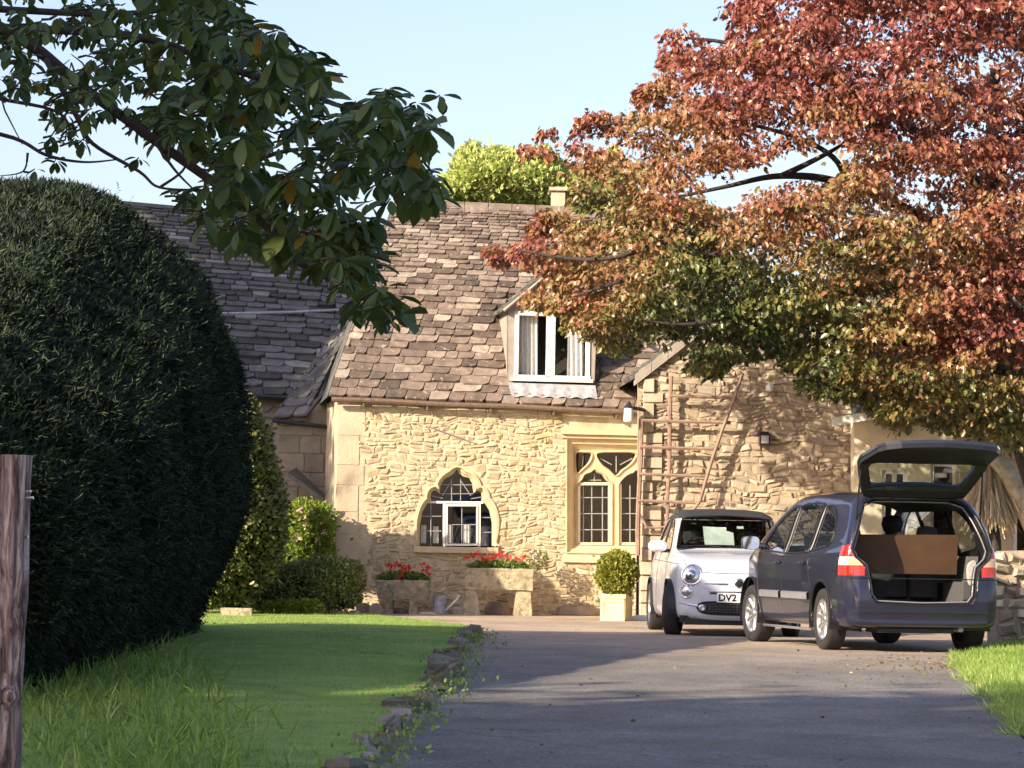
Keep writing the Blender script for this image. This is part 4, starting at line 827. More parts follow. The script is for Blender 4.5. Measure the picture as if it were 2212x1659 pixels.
# ---------------------------------------------------------------- dark people carrier, seen from its rear left corner
def people_carrier():
    rear = gp(1783., 1404.); psi = math.radians(10.9); R3 = np.array([[math.cos(psi), -math.sin(psi), 0], [math.sin(psi), math.cos(psi), 0], [0, 0, 1]])
    WY0, WY1 = -1.30, 1.46; R = .315; XW = .735
    loc = rear-R3@np.array([-XW, WY0, 0]); loc[0] += .045; loc[2] = 0
    car = thing('people_carrier', 'dark blue grey people carrier with its tailgate raised open', 'car', loc, psi)
    side = catmull([(-2.11, .36), (-2.14, .50), (-2.12, .64), (-2.08, .76), (-2.06, .95), (-2.0, 1.15), (-1.88, 1.38), (-1.72, 1.55), (-1.5, 1.605), (-1.1, 1.635), (-.5, 1.655), (.0, 1.64), (.45, 1.58), (.85, 1.42), (1.25, 1.20), (1.55, 1.05), (1.85, .96), (2.02, .86), (2.1, .7), (2.14, .5), (2.1, .34), (1.9, .24), (0, .23), (-1.9, .25)], 5, True)
    front = [(0, 1.70), (.30, 1.69), (.50, 1.655), (.58, 1.60), (.635, 1.50), (.70, 1.33), (.775, 1.10), (.83, 1.0), (.862, .88), (.875, .70), (.865, .5), (.84, .32), (.79, .20), (0, .20)]
    plan = [(0, 2.2), (.40, 2.14), (.66, 1.98), (.80, 1.7), (.86, 1.2), (.878, .4), (.88, -.6), (.865, -1.4), (.84, -1.85), (.79, -2.02), (.68, -2.11), (.4, -2.15), (0, -2.16)]
    f = car_fn(side, front, plan, .10, .12); h = .017
    V, F, T = shell(f, (-.95, -2.25, .12), (.95, 2.25, 1.76), (-.35, -1.5, .75), (.35, 1.4, 1.0), h)
    inw = T-V; inw /= np.linalg.norm(inw, axis=1, keepdims=True)
    sidef = np.abs(inw[:, 0]) > .45
    arches = []
    for wy in (WY0, WY1):
        th = np.linspace(-.9, math.pi+.9, 40); arches.append(np.column_stack([wy+.365*np.cos(th), R+.03+.365*np.sin(th)]))
    A_ = [np.vstack([a, [a[-1][0], 0], [a[0][0], 0]]) for a in arches]
    fw = catmull([(1.10, 1.01), (.98, 1.12), (.75, 1.29), (.52, 1.40), (.30, 1.455), (.24, 1.44), (.22, 1.2), (.22, .985), (.6, 1.0)], 4, True)
    fw = np.array([(1.12, 1.02), (1.0, 1.13), (.80, 1.27), (.60, 1.375), (.40, 1.45), (.27, 1.475), (.20, 1.46), (.19, .985), (.6, 1.0)])
    rw = np.array([(.10, .985), (.11, 1.47), (.0, 1.50), (-.4, 1.515), (-.72, 1.505), (-.76, 1.46), (-.76, 1.0), (-.3, .985)])
    qw = np.array([(-.83, 1.01), (-.84, 1.48), (-1.02, 1.48), (-1.22, 1.43), (-1.38, 1.33), (-1.46, 1.2), (-1.44, 1.10), (-1.36, 1.06)])
    opening = np.array([(0, 1.555), (.42, 1.55), (.55, 1.50), (.62, 1.36), (.70, 1.14), (.735, 1.03), (.70, .95), (.60, .86), (.57, .70), (.555, .56), (.50, .49), (0, .475)]); opening = np.vstack([opening, opening[::-1][1:-1]*[-1, 1]])
    lamp = np.array([(.64, 1.07), (.90, 1.07), (.90, .765), (.61, .765), (.60, .86), (.70, .95), (.72, 1.0)])
    rearf = (V[:, 1] < -1.6)
    for p in A_+[fw, rw, qw]: snap(V, [1, 2], p, sidef, h)
    snap(V, [0, 2], opening, rearf & (inw[:, 1] > .25), h)
    lampL = lamp*[-1, 1]
    cen = V[F].mean(1); ci = inw[F].mean(1); cs = np.abs(ci[:, 0]) > .45; s2 = cen[:, [1, 2]]; f2 = cen[:, [0, 2]]
    dele = (np.any([inside(s2, a) for a in A_], 0) & (np.abs(cen[:, 0]) > .5)) | (cen[:, 2] < .235) | (inside(f2, opening) & (cen[:, 1] < -1.5))
    win = {}; 
    for nm, p in (('front_side_window', fw), ('rear_side_window', rw), ('quarter_window', qw)):
        for sg in (-1, 1): win[(nm, sg)] = inside(s2, p) & cs & (np.sign(cen[:, 0]) == sg)
    screen = (cen[:, 1] > .45) & (cen[:, 2] > 1.07) & (np.abs(cen[:, 0]) < .64-.1*(cen[:, 2]-1.1)) & (ci[:, 2] < -.2) & (cen[:, 2] < 1.535)
    lampm = {sg: (inside(f2*[sg, 1], lamp) & (cen[:, 1] < -1.86)) for sg in (-1, 1)}
    used = dele | screen
    for k_ in win: used |= win[k_]
    for k_ in lampm: used |= lampm[k_]
    bumper = (cen[:, 2] < .74) & (cen[:, 1] < -1.68) & ~used
    def mk(mask, nm, mat, off=0):
        v, q = submesh(V-inw*off, F[mask]); return link(nm, v, q, mat, car, None, True, True)
    mk(~used & ~bumper, 'body', M['bluegrey']); bp = mk(bumper, 'rear_bumper', M['bluegrey'], .012)
    for (nm, sg), mk_ in win.items(): mk(mk_ & ~dele, nm, M['sideglass'], -.004)
    mk(screen & ~dele, 'windscreen', M['screen'], -.004)
    for sg, m_ in lampm.items():
        m_ = m_ & ~dele; zc = cen[:, 2]; w_ = m_
        body = mk(w_ & ((zc > .955) | (zc < .865)), 'tail_lamp', M['redlens'], .010)
        v, q = submesh(V-inw*.009, F[w_ & (zc <= .955) & (zc >= .865)]); link('clear_lens', v, q, M['clearlens'], body, None, True, True)
        v, q = submesh(V-inw*.0125, F[w_ & (zc <= .945) & (zc >= .878) & (np.abs(cen[:, 0]) < .76)]); link('amber_lens', v, q, M['amber'], body, None, True, True)
    # black trim round windows, seams, mouldings
    sm = MB()
    for sg in (-1, 1):
        tr = MB()
        for p in (fw, rw, qw):
            q = np.vstack([p, p[:1]]); q = dens(q, 6); w3 = drape(f, pts3(q), (sg, 0, 0), off=.003); tr.tube(w3, .011, 5)
        for a in arches:
            q = a[(a[:, 1] > .26)]; w3 = drape(f, pts3(q), (sg, 0, 0), off=.0); tr.tube(w3, .016, 6)
        lpart(tr, 'window_seals', M['trim'], car)
    for sg in (-1, 1):
        for q in ([(.15, 1.50), (.155, .9), (.16, .55), (.13, .33)], [(1.16, .95), (1.17, .75), (1.12, .5), (1.05, .33)], [(-.80, 1.5), (-.80, .9), (-.86, .75), (-.93, .64)], [(1.05, .33), (-.90, .33)], [(1.2, .97), (.2, .95), (-.8, .95), (-1.9, 1.0)]):
            q = catmull(q, 10) if len(q) > 2 else dens(np.array(q), 20); sm.tube(drape(f, pts3(q), (sg, 0, 0), off=-.001), .005, 5)
    lpart(sm, 'door_seams', M['trim'], car)
    for sg in (-1, 1):
        for y0, y1 in ((.22, 1.02), (-.86, .12)):
            ml = MB(); ys = np.linspace(y0, y1, 20); rows = []
            for zz, o_ in ((.50, .002), (.51, .022), (.575, .024), (.585, .002)): rows.append(drape(f, np.column_stack([np.zeros(20), ys, np.full(20, zz)]), (sg, 0, 0), off=o_))
            G_ = np.stack(rows); ml.grid(G_); lpart(ml, 'side_moulding', M['moulding'], car)
    for sg in (-1, 1):
        for yy in (.30, -.62):
            hb = MB(); ys = np.linspace(yy-.085, yy+.085, 10); w3 = drape(f, np.column_stack([np.zeros(10), ys, np.full(10, .885)]), (sg, 0, 0)); w3[:, 0] += sg*(.012+.022*np.sin(np.linspace(0, math.pi, 10))); hb.tube(w3, .014, 8); lpart(hb, 'door_handle', M['bluegrey'], car, True)
        mm = MB(); c_ = drape(f, [(0, 1.02, 1.06)], (sg, 0, 0))[0]; cc_ = c_+np.array([sg*.17, .0, .03])
        th = np.linspace(0, 2*math.pi, 20, endpoint=False); rows = []
        for dy, sc in ((-.035, .93), (-.03, 1), (.02, 1.0), (.07, .8), (.10, .4)): rows.append(np.column_stack([cc_[0]+.10*sc*np.sign(np.cos(th))*np.abs(np.cos(th))**.6, np.full(20, cc_[1]+dy), cc_[2]+.075*sc*np.sign(np.sin(th))*np.abs(np.sin(th))**.6]))
        v = np.concatenate(rows); fcs = [(r*20+j, r*20+(j+1) % 20, (r+1)*20+(j+1) % 20, (r+1)*20+j) for r in range(4) for j in range(20)]; mm.add(v, fcs+[tuple(80+j for j in range(20))]); mm.tube([c_, cc_-[sg*.08, 0, .03]], .03, 8)
        mo = lpart(mm, 'door_mirror', M['blue_solid'], car, True); gm_ = MB(); gm_.add(rows[0]+[0, .002, 0], [tuple(range(20))]); lpart(gm_, 'mirror_glass', M['chrome'], mo)
    ck = MB(); ys = np.linspace(-.86, 1.0, 20)
    for sg in (-1,): 
        ck.tube(np.column_stack([np.full(20, sg*.80), ys, np.full(20, .20)]), .015, 6)
    lpart(ck, 'sill_strip', M['rim'], car)
    # underbody and arches
    ub = MB(); ub.box((-.72, -2.0, .24), (.72, 2.0, .30)); ub.box((-.45, -2.0, .20), (.35, -1.6, .26)); 
    for wy in (WY0, WY1):
        for sg in (-1, 1): arch_liner(ub, wy, R+.03, .372, sg*.52, sg*.855); ub.add([(sg*.52, wy-.4, 0.2), (sg*.52, wy+.4, .2), (sg*.52, wy+.4, .7), (sg*.52, wy-.4, .7)], [(0, 1, 2, 3)])
    lpart(ub, 'underbody', M['trim'], car)
    ex = MB(); ex.tube([(.42, -1.7, .24), (.42, -2.02, .24)], .025, 10); lpart(ex, 'exhaust_pipe', M['lead'], car)
    for wy, st_ in ((WY0, 0), (WY1, math.radians(4))):
        for sg in (-1, 1): wheel('wheel', car, (sg*XW, wy, R), R, .20, sg, st_, 10)
    # rear door surround, boot interior
    sr = MB(); op = np.vstack([opening, opening[:1]]); op = dens(op, 4); e3 = drape(f, pts3(op, kind='front'), (0, -1, 0), far=3.2, off=0); 
    inner = e3+[0, .12, 0]; inner[:, 0] *= .95; inner[:, 2] = 1.02+(inner[:, 2]-1.02)*.95; mid = e3+[0, .035, 0]
    sr.grid(np.stack([e3, mid, inner])); sr.tube(e3+[0, -.004, 0], .012, 6); lpart(sr, 'boot_surround', M['trim'], car)
    sl_ = MB(); i2 = e3*[.945, 1, 1]+[0, .055, 0]; i2[:, 2] = 1.02+(e3[:, 2]-1.02)*.945; sl_.tube(i2, .008, 6); lpart(sl_, 'rubber_seal', M['moulding'], car)
    bo = MB(); bo.box((-.60, -2.0, .46), (.60, -1.0, .50)); bo.box((-.62, -1.95, .30), (.62, -1.9, .47)); lpart(bo, 'boot_floor', M['cloth'], car)
    for sg in (-1, 1):
        tw = MB(); P = np.array([(sg*.56, -1.96, .5), (sg*.58, -1.0, .5), (sg*.62, -1.0, .98), (sg*.63, -1.92, .98)]); tw.add(P, [(0, 1, 2, 3)])
        tw.box((min(sg*.50, sg*.62), -1.85, .5), (max(sg*.50, sg*.62), -1.2, .72))
        lpart(tw, 'boot_side_trim', M['cloth'], car)
    lt_ = MB(); c_ = catmull([(.60, .93), (.53, .90), (.52, .80), (.54, .70), (.58, .68), (.60, .72)], 4, True); slab_v = [(x, -1.93, z) for x, z in c_]; lt_.add(np.array(slab_v+[(x, -1.88, z) for x, z in c_]), [tuple(range(len(c_)))]+[(i, (i+1) % len(c_), len(c_)+(i+1) % len(c_), len(c_)+i) for i in range(len(c_))]); lpart(lt_, 'boot_light_trim', M['ltrim'], car)
    bd = MB(); bd.box((-.62, -1.62, .80), (.50, -1.59, 1.19), jit=.014); lpart(bd, 'brown_board', M['board'], car)
    rf_ = MB(); P = np.stack([[(x, y, 1.545-.10*(x/.6)**4) for x in np.linspace(-.6, .6, 12)] for y in np.linspace(-1.7, .6, 14)]); rf_.grid(P); lpart(rf_, 'roof_lining', M['cloth'], car)
    se = MB()
    def seat(x, y, w_=.46, hh=.62, head=True):
        z0 = .55; pr = np.array([(0, 0), (.03, hh*.5), (.0, hh), (-.03, hh+.03), (-.10, hh), (-.12, hh*.4), (-.12, 0)])
        rows = [np.column_stack([np.full(7, x+sx_*w_/2*k_), y+.0+pr[:, 0]*k2, z0+pr[:, 1]*k3]) for sx_, k_, k2, k3 in ((-1, 1, .4, .94), (-1, .88, 1, 1), (1, .88, 1, 1), (1, 1, .4, .94))]
        se.grid(np.stack(rows)); 
        if head:
            se.lathe([(.01, -.09), (.09, -.08), (.12, 0), (.10, .08), (.01, .10)], 14, 'z', (x, y-.05, z0+hh+.14)); se.tube([(x, y-.05, z0+hh-.03), (x, y-.05, z0+hh+.1)], .012, 6)
        se.box((x-w_/2, y-.1, .32), (x+w_/2, y+.42, .50), jit=.01)
    for x in (-.36, .36): seat(x, .15, .48)
    for x in (-.42, 0, .42): seat(x, -.85, .40, .50, x != 0)
    lpart(se, 'seats', M['cloth'], car, True)
    da = MB(); P = np.stack([[(x, 1.0+.5*(1-t)-.0, .86+.10*math.sin(t*math.pi)) for x in np.linspace(-.68, .68, 8)] for t in np.linspace(0, 1, 6)]); da.grid(P); da.box((-.68, 1.0, .5), (.68, 1.06, .88)); lpart(da, 'dashboard', M['trim'], car)
    # raised tailgate, hinged at the roof
    hz, hy = 1.575, -1.72
    tgl = np.array([(0, -.02), (.40, -.02), (.56, .02), (.60, .12), (.665, .32), (.70, .44), (.70, .60), (.68, .78), (.665, .98), (.60, 1.08), (.45, 1.12), (0, 1.14)])
    tgo = np.vstack([tgl, tgl[::-1][1:-1]*[-1, 1]]); gl_ = np.array([(0, .14), (.44, .13), (.50, .16), (.585, .42), (.57, .47), (.50, .49), (0, .50)]); glo = np.vstack([gl_, gl_[::-1][1:-1]*[-1, 1]])
    tgo = tgo*[.965, 1]; glo = glo*[.965, 1]
    def gate(p2, o_):                                    # (x, length from the hinge) -> local 3D; o_ is the offset to the outer skin
        l = p2[:, 1]; e1, e2 = math.radians(45), math.radians(11); kk = .50
        yy = np.where(l < kk, -l*math.cos(e1), -kk*math.cos(e1)-(l-kk)*math.cos(e2)); zz = np.where(l < kk, l*math.sin(e1), kk*math.sin(e1)+(l-kk)*math.sin(e2))
        bow = -.10*(p2[:, 0]/.7)**2
        nx = np.where(l < kk, math.sin(e1), math.sin(e2)); nz = np.where(l < kk, math.cos(e1), math.cos(e2))
        return np.column_stack([p2[:, 0], hy+yy-bow*.3*np.clip(l, 0, 1)+nx*o_*1.0, hz+zz+bow*.35+nz*o_])
    def gslab(outer, holes, o0, o1):
        mb = MB(); outer = dens(np.vstack([outer, outer[:1]]), 4)[:-1]; holes = [dens(np.vstack([q, q[:1]]), 4)[:-1] for q in holes]
        pts, tr_ = tess(outer, holes)
        # refine across the bend
        for o_ in (o0, o1): mb.add(gate(pts, o_), tr_)
        for q in [outer, *holes]:
            k_ = len(q); mb.add(np.concatenate([gate(q, o0), gate(q, o1)]), [(i, (i+1) % k_, k_+(i+1) % k_, k_+i) for i in range(k_)])
        return mb
    tg = lpart(gslab(tgo, [glo], .045, .075), 'tailgate', M['blue_solid'], car)
    lpart(gslab(tgo*[.985, 1]+[0, 0], [glo], 0, .044), 'tailgate_lining', M['trim'], tg)
    lpart(gslab(glo*[1.01, 1], [], .05, .056), 'tailgate_glass', M['gateglass'], tg)
    ph = gslab(np.array([(-.40, .93), (-.16, .93), (-.16, 1.02), (-.40, 1.02)]), [], -.012, 0); lpart(ph, 'pull_handle', M['ltrim'], tg)
    nb = gslab(np.array([(-.13, .60), (.42, .60), (.42, .72), (-.13, .72)]), [], -.01, 0); lpart(nb, 'inner_panel', M['cloth'], tg)
    for sg in (-1, 1):
        gs = MB(); gs.tube([(sg*.66, -1.86, 1.16), gate(np.array([(sg*.64, .40)]), 0)[0]], .010, 8); gs.tube([(sg*.66, -1.86, 1.16), (sg*.66, -1.95, 1.26)], .014, 8)
        lpart(gs, 'gas_strut', M['trim'], tg)
    bl = MB(); w3 = drape(f, np.column_stack([np.linspace(-.78, .78, 40), np.zeros(40), np.full(40, .745)]), (0, -1, 0), far=3.2, off=.014); bl.tube(w3, .006, 5)
    w3 = drape(f, np.column_stack([np.linspace(-.80, .80, 40), np.zeros(40), np.full(40, .40)]), (0, -1, 0), far=3.2, off=.012); bl.tube(w3, .005, 5); lpart(bl, 'bumper_seam', M['trim'], car)
    an = MB(); an.tube([(0, .1, 1.65), (0, -.25, 2.0)], .004, 6); 
    return car
people_carrier()

# ---------------------------------------------------------------- small white car facing the camera
def city_car():
    fwp = gp(1444., 1371.); phi = math.radians(2.5); psi = math.pi+phi; R3 = np.array([[math.cos(psi), -math.sin(psi), 0], [math.sin(psi), math.cos(psi), 0], [0, 0, 1]])
    R = .295; XW = .70; WY1, WY0 = 1.04, -1.26
    loc = fwp-R3@np.array([XW, WY1, 0]); loc[0] += .05; loc[2] = 0
    car = thing('small_car', 'small pearl white car with a black roof parked nose forward by the trellis', 'car', loc, psi)
    side = catmull([(1.72, .20), (1.77, .34), (1.785, .50), (1.76, .66), (1.69, .78), (1.52, .885), (1.25, .955), (1.0, .985), (.80, 1.03), (.62, 1.16), (.42, 1.31), (.22, 1.435), (0, 1.50), (-.4, 1.525), (-.8, 1.50), (-1.15, 1.40), (-1.45, 1.16), (-1.62, .98), (-1.74, .80), (-1.78, .5), (-1.72, .25), (-1.5, .18), (0, .17), (1.5, .17)], 5, True)
    front = [(0, 1.56), (.30, 1.545), (.49, 1.50), (.575, 1.42), (.625, 1.26), (.685, 1.05), (.725, .96), (.775, .86), (.805, .7), (.81, .5), (.795, .33), (.76, .2), (.7, .13), (0, .13)]
    plan = [(0, 1.80), (.26, 1.785), (.46, 1.735), (.60, 1.63), (.70, 1.44), (.765, 1.1), (.795, .6), (.81, 0), (.812, -.9), (.80, -1.35), (.72, -1.62), (.5, -1.76), (0, -1.8)]
    f = car_fn(side, front, plan, .12, .16); h = .016
    V, F, T = shell(f, (-.88, -1.88, .08), (.88, 1.88, 1.6), (-.30, -1.2, .62), (.30, 1.15, .85), h)
    inw = T-V; inw /= np.linalg.norm(inw, axis=1, keepdims=True); sidef = np.abs(inw[:, 0]) > .45
    arches = [np.column_stack([wy+.34*np.cos(th), R+.025+.34*np.sin(th)]) for wy in (WY0, WY1) for th in [np.linspace(-.9, math.pi+.9, 40)]]
    A_ = [np.vstack([a, [a[-1][0], 0], [a[0][0], 0]]) for a in arches]
    sw_ = np.array([(.60, 1.0), (.45, 1.14), (.25, 1.27), (.02, 1.36), (-.35, 1.385), (-.36, .98)]); qw = np.array([(-.42, .985), (-.42, 1.38), (-.75, 1.36), (-1.02, 1.22), (-1.1, 1.06), (-1.05, 1.0)])
    scr = np.array([(0, 1.035), (.40, 1.03), (.63, 1.0), (.64, 1.03), (.60, 1.18), (.55, 1.34), (.525, 1.385), (.42, 1.405), (0, 1.425)]); scr = np.vstack([scr, scr[::-1][1:-1]*[-1, 1]])
    roofp_ = np.array([(-.56, 1.43), (-.5, 1.385), (-.40, 1.405), (0, 1.428), (.40, 1.405), (.5, 1.385), (.56, 1.43), (.5, 1.7), (-.5, 1.7)])
    grille = catmull([(0, .255), (.32, .26), (.44, .285), (.485, .335), (.45, .385), (.34, .405), (0, .41)], 4); grille = np.vstack([grille, grille[::-1][1:-1]*[-1, 1]])
    frf = (inw[:, 1] < -.15) & (V[:, 1] > .2)
    for p in A_+[sw_, qw]: snap(V, [1, 2], p, sidef, h)
    for p in (scr, grille): snap(V, [0, 2], p, frf & (~sidef | (V[:, 1] > 1.2)), h)
    cen = V[F].mean(1); ci = inw[F].mean(1); cs = np.abs(ci[:, 0]) > .45; s2 = cen[:, [1, 2]]; f2 = cen[:, [0, 2]]
    dele = (np.any([inside(s2, a) for a in A_], 0) & (np.abs(cen[:, 0]) > .5)) | (cen[:, 2] < .165)
    screen = inside(f2, scr) & (cen[:, 1] > .05) & (cen[:, 1] < 1.15); gr_ = inside(f2, grille) & (cen[:, 1] > 1.3)
    roofm = (cen[:, 2] > 1.385) & (~screen) & (cen[:, 1] < .45) & (np.abs(cen[:, 0]) < .60)
    wins = [(nm, sg, inside(s2, p) & cs & (np.sign(cen[:, 0]) == sg) & ~roofm) for nm, p in (('side_window', sw_), ('quarter_window', qw)) for sg in (-1, 1)]
    used = dele | screen | gr_ | roofm
    for w_ in wins: used |= w_[2]
    def mk(mask, nm, mat, off=0): v, q = submesh(V-inw*off, F[mask & ~dele]); return link(nm, v, q, mat, car, None, True, True)
    mk(~used, 'body', M['pearl']); mk(roofm, 'roof', M['softtop'], .004); mk(screen, 'windscreen', M['screen'], .002); gg = mk(gr_, 'lower_grille', M['trim'], -.012)
    for nm, sg, m_ in wins: mk(m_, nm, M['sideglass'], -.003)
    onf = lambda x, z, off=0: drape(f, np.column_stack([np.atleast_1d(x), np.zeros(np.size(x)), np.broadcast_to(z, np.shape(np.atleast_1d(x)))]).astype(float), (0, 1, 0), far=2.5, off=off)
    rb = MB()
    for zz in (.29, .32, .35, .38): xs_ = np.linspace(-.40, .40, 24); rb.tube(onf(xs_, zz, .0), .005, 5)
    for xx in np.linspace(-.38, .38, 20): rb.tube(onf(np.full(4, xx), np.linspace(.27, .395, 4), .0), .004, 4)
    lpart(rb, 'grille_mesh', M['cloth'], gg)
    tr = MB(); 
    q = np.vstack([scr, scr[:1]]); q = dens(q, 5); tr.tube(onf(q[:, 0], q[:, 1], .002), .010, 5); lpart(tr, 'windscreen_seal', M['trim'], car); tr = MB()
    q = np.vstack([grille, grille[:1]]); tr.tube(onf(q[:, 0], q[:, 1], .002), .008, 5); lpart(tr, 'grille_surround', M['trim'], car)
    for sg in (-1, 1):
        tr = MB()
        for p in (sw_, qw): q = dens(np.vstack([p, p[:1]]), 6); tr.tube(drape(f, pts3(q), (sg, 0, 0), off=.002), .009, 5)
        lpart(tr, 'window_seals', M['trim'], car)
    sm = MB(); 
    for q in ([(-.62, .90), (-.58, .79), (-.40, .745), (0, .735), (.40, .745), (.58, .79), (.62, .90)],): c_ = catmull(q, 8); sm.tube(onf(c_[:, 0], c_[:, 1], -.001), .0045, 5)
    for sg in (-1, 1):
        for q in ([(.62, 1.0), (.63, .8), (.60, .5), (.55, .28)], [(-.39, 1.0), (-.40, .8), (-.46, .55), (-.52, .3)], [(1.4, .84), (.62, .86), (-1.0, .88)]): c_ = catmull(q, 8); sm.tube(drape(f, pts3(c_), (sg, 0, 0), off=-.001), .0045, 5)
    lpart(sm, 'panel_seams', M['trim'], car)
    # chrome whiskers, slot and plate
    cm = MB()
    for sg in (-1, 1): xs_ = np.linspace(.14, .40, 12)*sg; cm.tube(onf(xs_, .612+.012*np.abs(xs_), .006), np.linspace(.011, .004, 12), 6)
    for sg in (-1, 1): xs_ = np.linspace(.47, .68, 12)*sg; cm.tube(onf(xs_, .35+.16*(np.abs(xs_)-.45), .006), np.linspace(.014, .004, 12), 6)
    xs_ = np.linspace(-.36, .36, 30); cm.tube(onf(xs_, .525+.0*xs_, .004), .006, 6); lpart(cm, 'chrome_strips', M['chrome'], car)
    sl_ = MB(); xs_ = np.linspace(-.34, .34, 30); sl_.tube(onf(xs_, .505+0*xs_, -.001), .012, 6); lpart(sl_, 'upper_slot', M['trim'], car)
    bg = MB(); c_ = onf(0., .625)[0]; bg.lathe([(.001, .022), (.045, .02), (.058, .012), (.06, -.02)], 24, 'y', c_); b_ = lpart(bg, 'badge', M['chrome'], car, True); bg = MB(); bg.lathe([(.001, .028), (.042, .024)], 20, 'y', c_, cap=False); lpart(bg, 'badge_centre', M['trim'], b_)
    pl_ = MB(); p_ = onf(0., .455)[0]; py = p_[1]+.012; pl_.box((-.26, py-.012, .40), (.26, py, .51)); plate = lpart(pl_, 'number_plate', M['plate_w'], car)
    tc = bpy.data.curves.new('plate_text', 'FONT'); tc.body = 'DV2'; tc.size = .112; tc.offset = .0035; tc.extrude = .001; tc.space_character = 1.02; to = bpy.data.objects.new('plate_text', tc); C.objects.link(to); bpy.context.view_layer.update()
    me = bpy.data.meshes.new_from_object(to.evaluated_get(bpy.context.evaluated_depsgraph_get())); bpy.data.objects.remove(to)
    v = np.array([tuple(q.co) for q in me.vertices]); fc = [tuple(p.vertices) for p in me.polygons]; v[:, 0] *= 1.02
    v2 = np.column_stack([.245-v[:, 0], py+.0015+v[:, 2], .418+v[:, 1]]); link('plate_letters', v2, fc, M['trim'], plate, None, False, True)
    # headlamps and lower lamps
    for sg in (-1, 1):
        for nm, x_, z_, r_, dpt in (('headlamp', .545, .715, .118, .0), ('fog_lamp', .60, .525, .078, .0)):
            c_ = onf(sg*x_, z_)[0]; e = 1e-2; g_ = np.array([f(c_[None]+d_*e)[0]-f(c_[None]-d_*e)[0] for d_ in np.eye(3)]); g_ /= np.linalg.norm(g_); g_ = g_*.6+np.array([0, 1, .1])*.4; g_ /= np.linalg.norm(g_)
            q_ = Vector(g_.tolist()).to_track_quat('Z', 'Y').to_matrix(); 
            def pl2(mb, nm2, mat, par): v = np.concatenate(mb.v)@np.array(q_).T+c_; return link(nm2, v, mb.f, mat, par, None, True, True)
            a = MB(); a.lathe([(r_*1.08, -.06), (r_*1.10, .006), (r_*1.0, .022), (r_*.90, .014), (r_*.88, -.02)], 32, 'z', cap=False); hd = pl2(a, nm, M['chrome'], car)
            a = MB(); a.lathe([(r_*.9, .010), (r_*.80, .016), (r_*.5, .028), (.001, .034)], 32, 'z', cap=False); pl2(a, 'lamp_lens', M['lampglass'], hd)
            a = MB(); a.lathe([(r_*.46, .034), (r_*.40, .044), (.001, .05)] if nm == 'headlamp' else [(r_*.3, .030), (.001, .036)], 24, 'z', cap=False); pl2(a, 'lamp_bulb_cover', M['sideglass'] if nm == 'headlamp' else M['clearlens'], hd)
        c_ = onf(sg*.425, .335, .012)[0]; a = MB(); a.lathe([(.001, .008), (.022, .006), (.036, .01), (.045, .0), (.045, -.02)], 20, 'y', c_, cap=False); lpart(a, 'bumper_lamp', M['lampglass'], car, True)
    # mirrors
    for sg in (-1, 1):
        c_ = drape(f, [(0, .60, .99)], (sg, 0, 0))[0]; cc_ = c_+np.array([sg*.15, .0, .055]); mm = MB(); th = np.linspace(0, 2*math.pi, 24, endpoint=False); rows = []
        for dy, sc in ((-.05, .94), (-.04, 1), (.01, 1.0), (.05, .86), (.08, .6), (.095, .25)): rows.append(np.column_stack([cc_[0]+.115*sc*np.sign(np.cos(th))*np.abs(np.cos(th))**.75, np.full(24, cc_[1]+dy), cc_[2]+.072*sc*np.sign(np.sin(th))*np.abs(np.sin(th))**.75]))
        mm.add(np.concatenate(rows), [(r*24+j, r*24+(j+1) % 24, (r+1)*24+(j+1) % 24, (r+1)*24+j) for r in range(5) for j in range(24)]+[tuple(120+j for j in range(24))]); mo = lpart(mm, 'door_mirror', M['pearl_solid'], car, True)
        a = MB(); a.tube([c_-[sg*.03, 0, .0], cc_-[sg*.03, -.01, .055]], .022, 8); lpart(a, 'mirror_arm', M['trim'], mo)
    ub = MB(); ub.box((-.66, -1.6, .16), (.66, 1.6, .24)); ub.box((-.62, 1.5, .135), (.62, 1.66, .20))
    for wy in (WY0, WY1):
        for sg in (-1, 1): arch_liner(ub, wy, R+.025, .345, sg*.48, sg*.79); ub.add([(sg*.48, wy-.36, .18), (sg*.48, wy+.36, .18), (sg*.48, wy+.36, .66), (sg*.48, wy-.36, .66)], [(0, 1, 2, 3)])
    lpart(ub, 'underbody', M['trim'], car)
    for wy, st_ in ((WY0, 0), (WY1, math.radians(-14))):
        for sg in (-1, 1): wheel('wheel', car, (sg*XW, wy, R), R, .19, sg, st_, 7)
    # cabin
    da = MB(); P = np.stack([[(x, .42+.42*t, .985-.03*t-.06*(x/.6)**4) for x in np.linspace(-.62, .62, 12)] for t in np.linspace(0, 1, 5)]); da.grid(P); da.box((-.6, .38, .5), (.6, .43, .97)); lpart(da, 'dashboard', M['trim'], car)
    th = np.linspace(0, 2*math.pi, 26); a = MB(); a.tube(np.column_stack([.33+.18*np.cos(th), .30+.05*np.sin(th), .98+.17*np.sin(th)]), .016, 8); a.tube([(.17, .3, .98), (.49, .3, .98)], .015, 6); lpart(a, 'steering_wheel', M['trim'], car, True)
    se = MB()
    for x in (-.34, .34): se.box((x-.23, -.50, .35), (x+.23, -.38, 1.02), jit=.01); se.lathe([(.01, -.08), (.10, -.07), (.12, 0), (.10, .07), (.01, .09)], 14, 'z', (x, -.44, 1.16))
    se.box((-.5, -1.2, .4), (.5, -1.1, 1.0)); lpart(se, 'seats', M['cloth'], car)
    pp = MB(); pp.add([(.30, .70, 1.07), (-.06, .66, 1.07), (-.06, .52, 1.22), (.02, .50, 1.24), (.02, .47, 1.28), (.30, .44, 1.29)], [(0, 1, 2, 3, 4, 5)]); lpart(pp, 'pale_sheet', M['palesheet'], car)  # pale upright sheet behind the windscreen glass
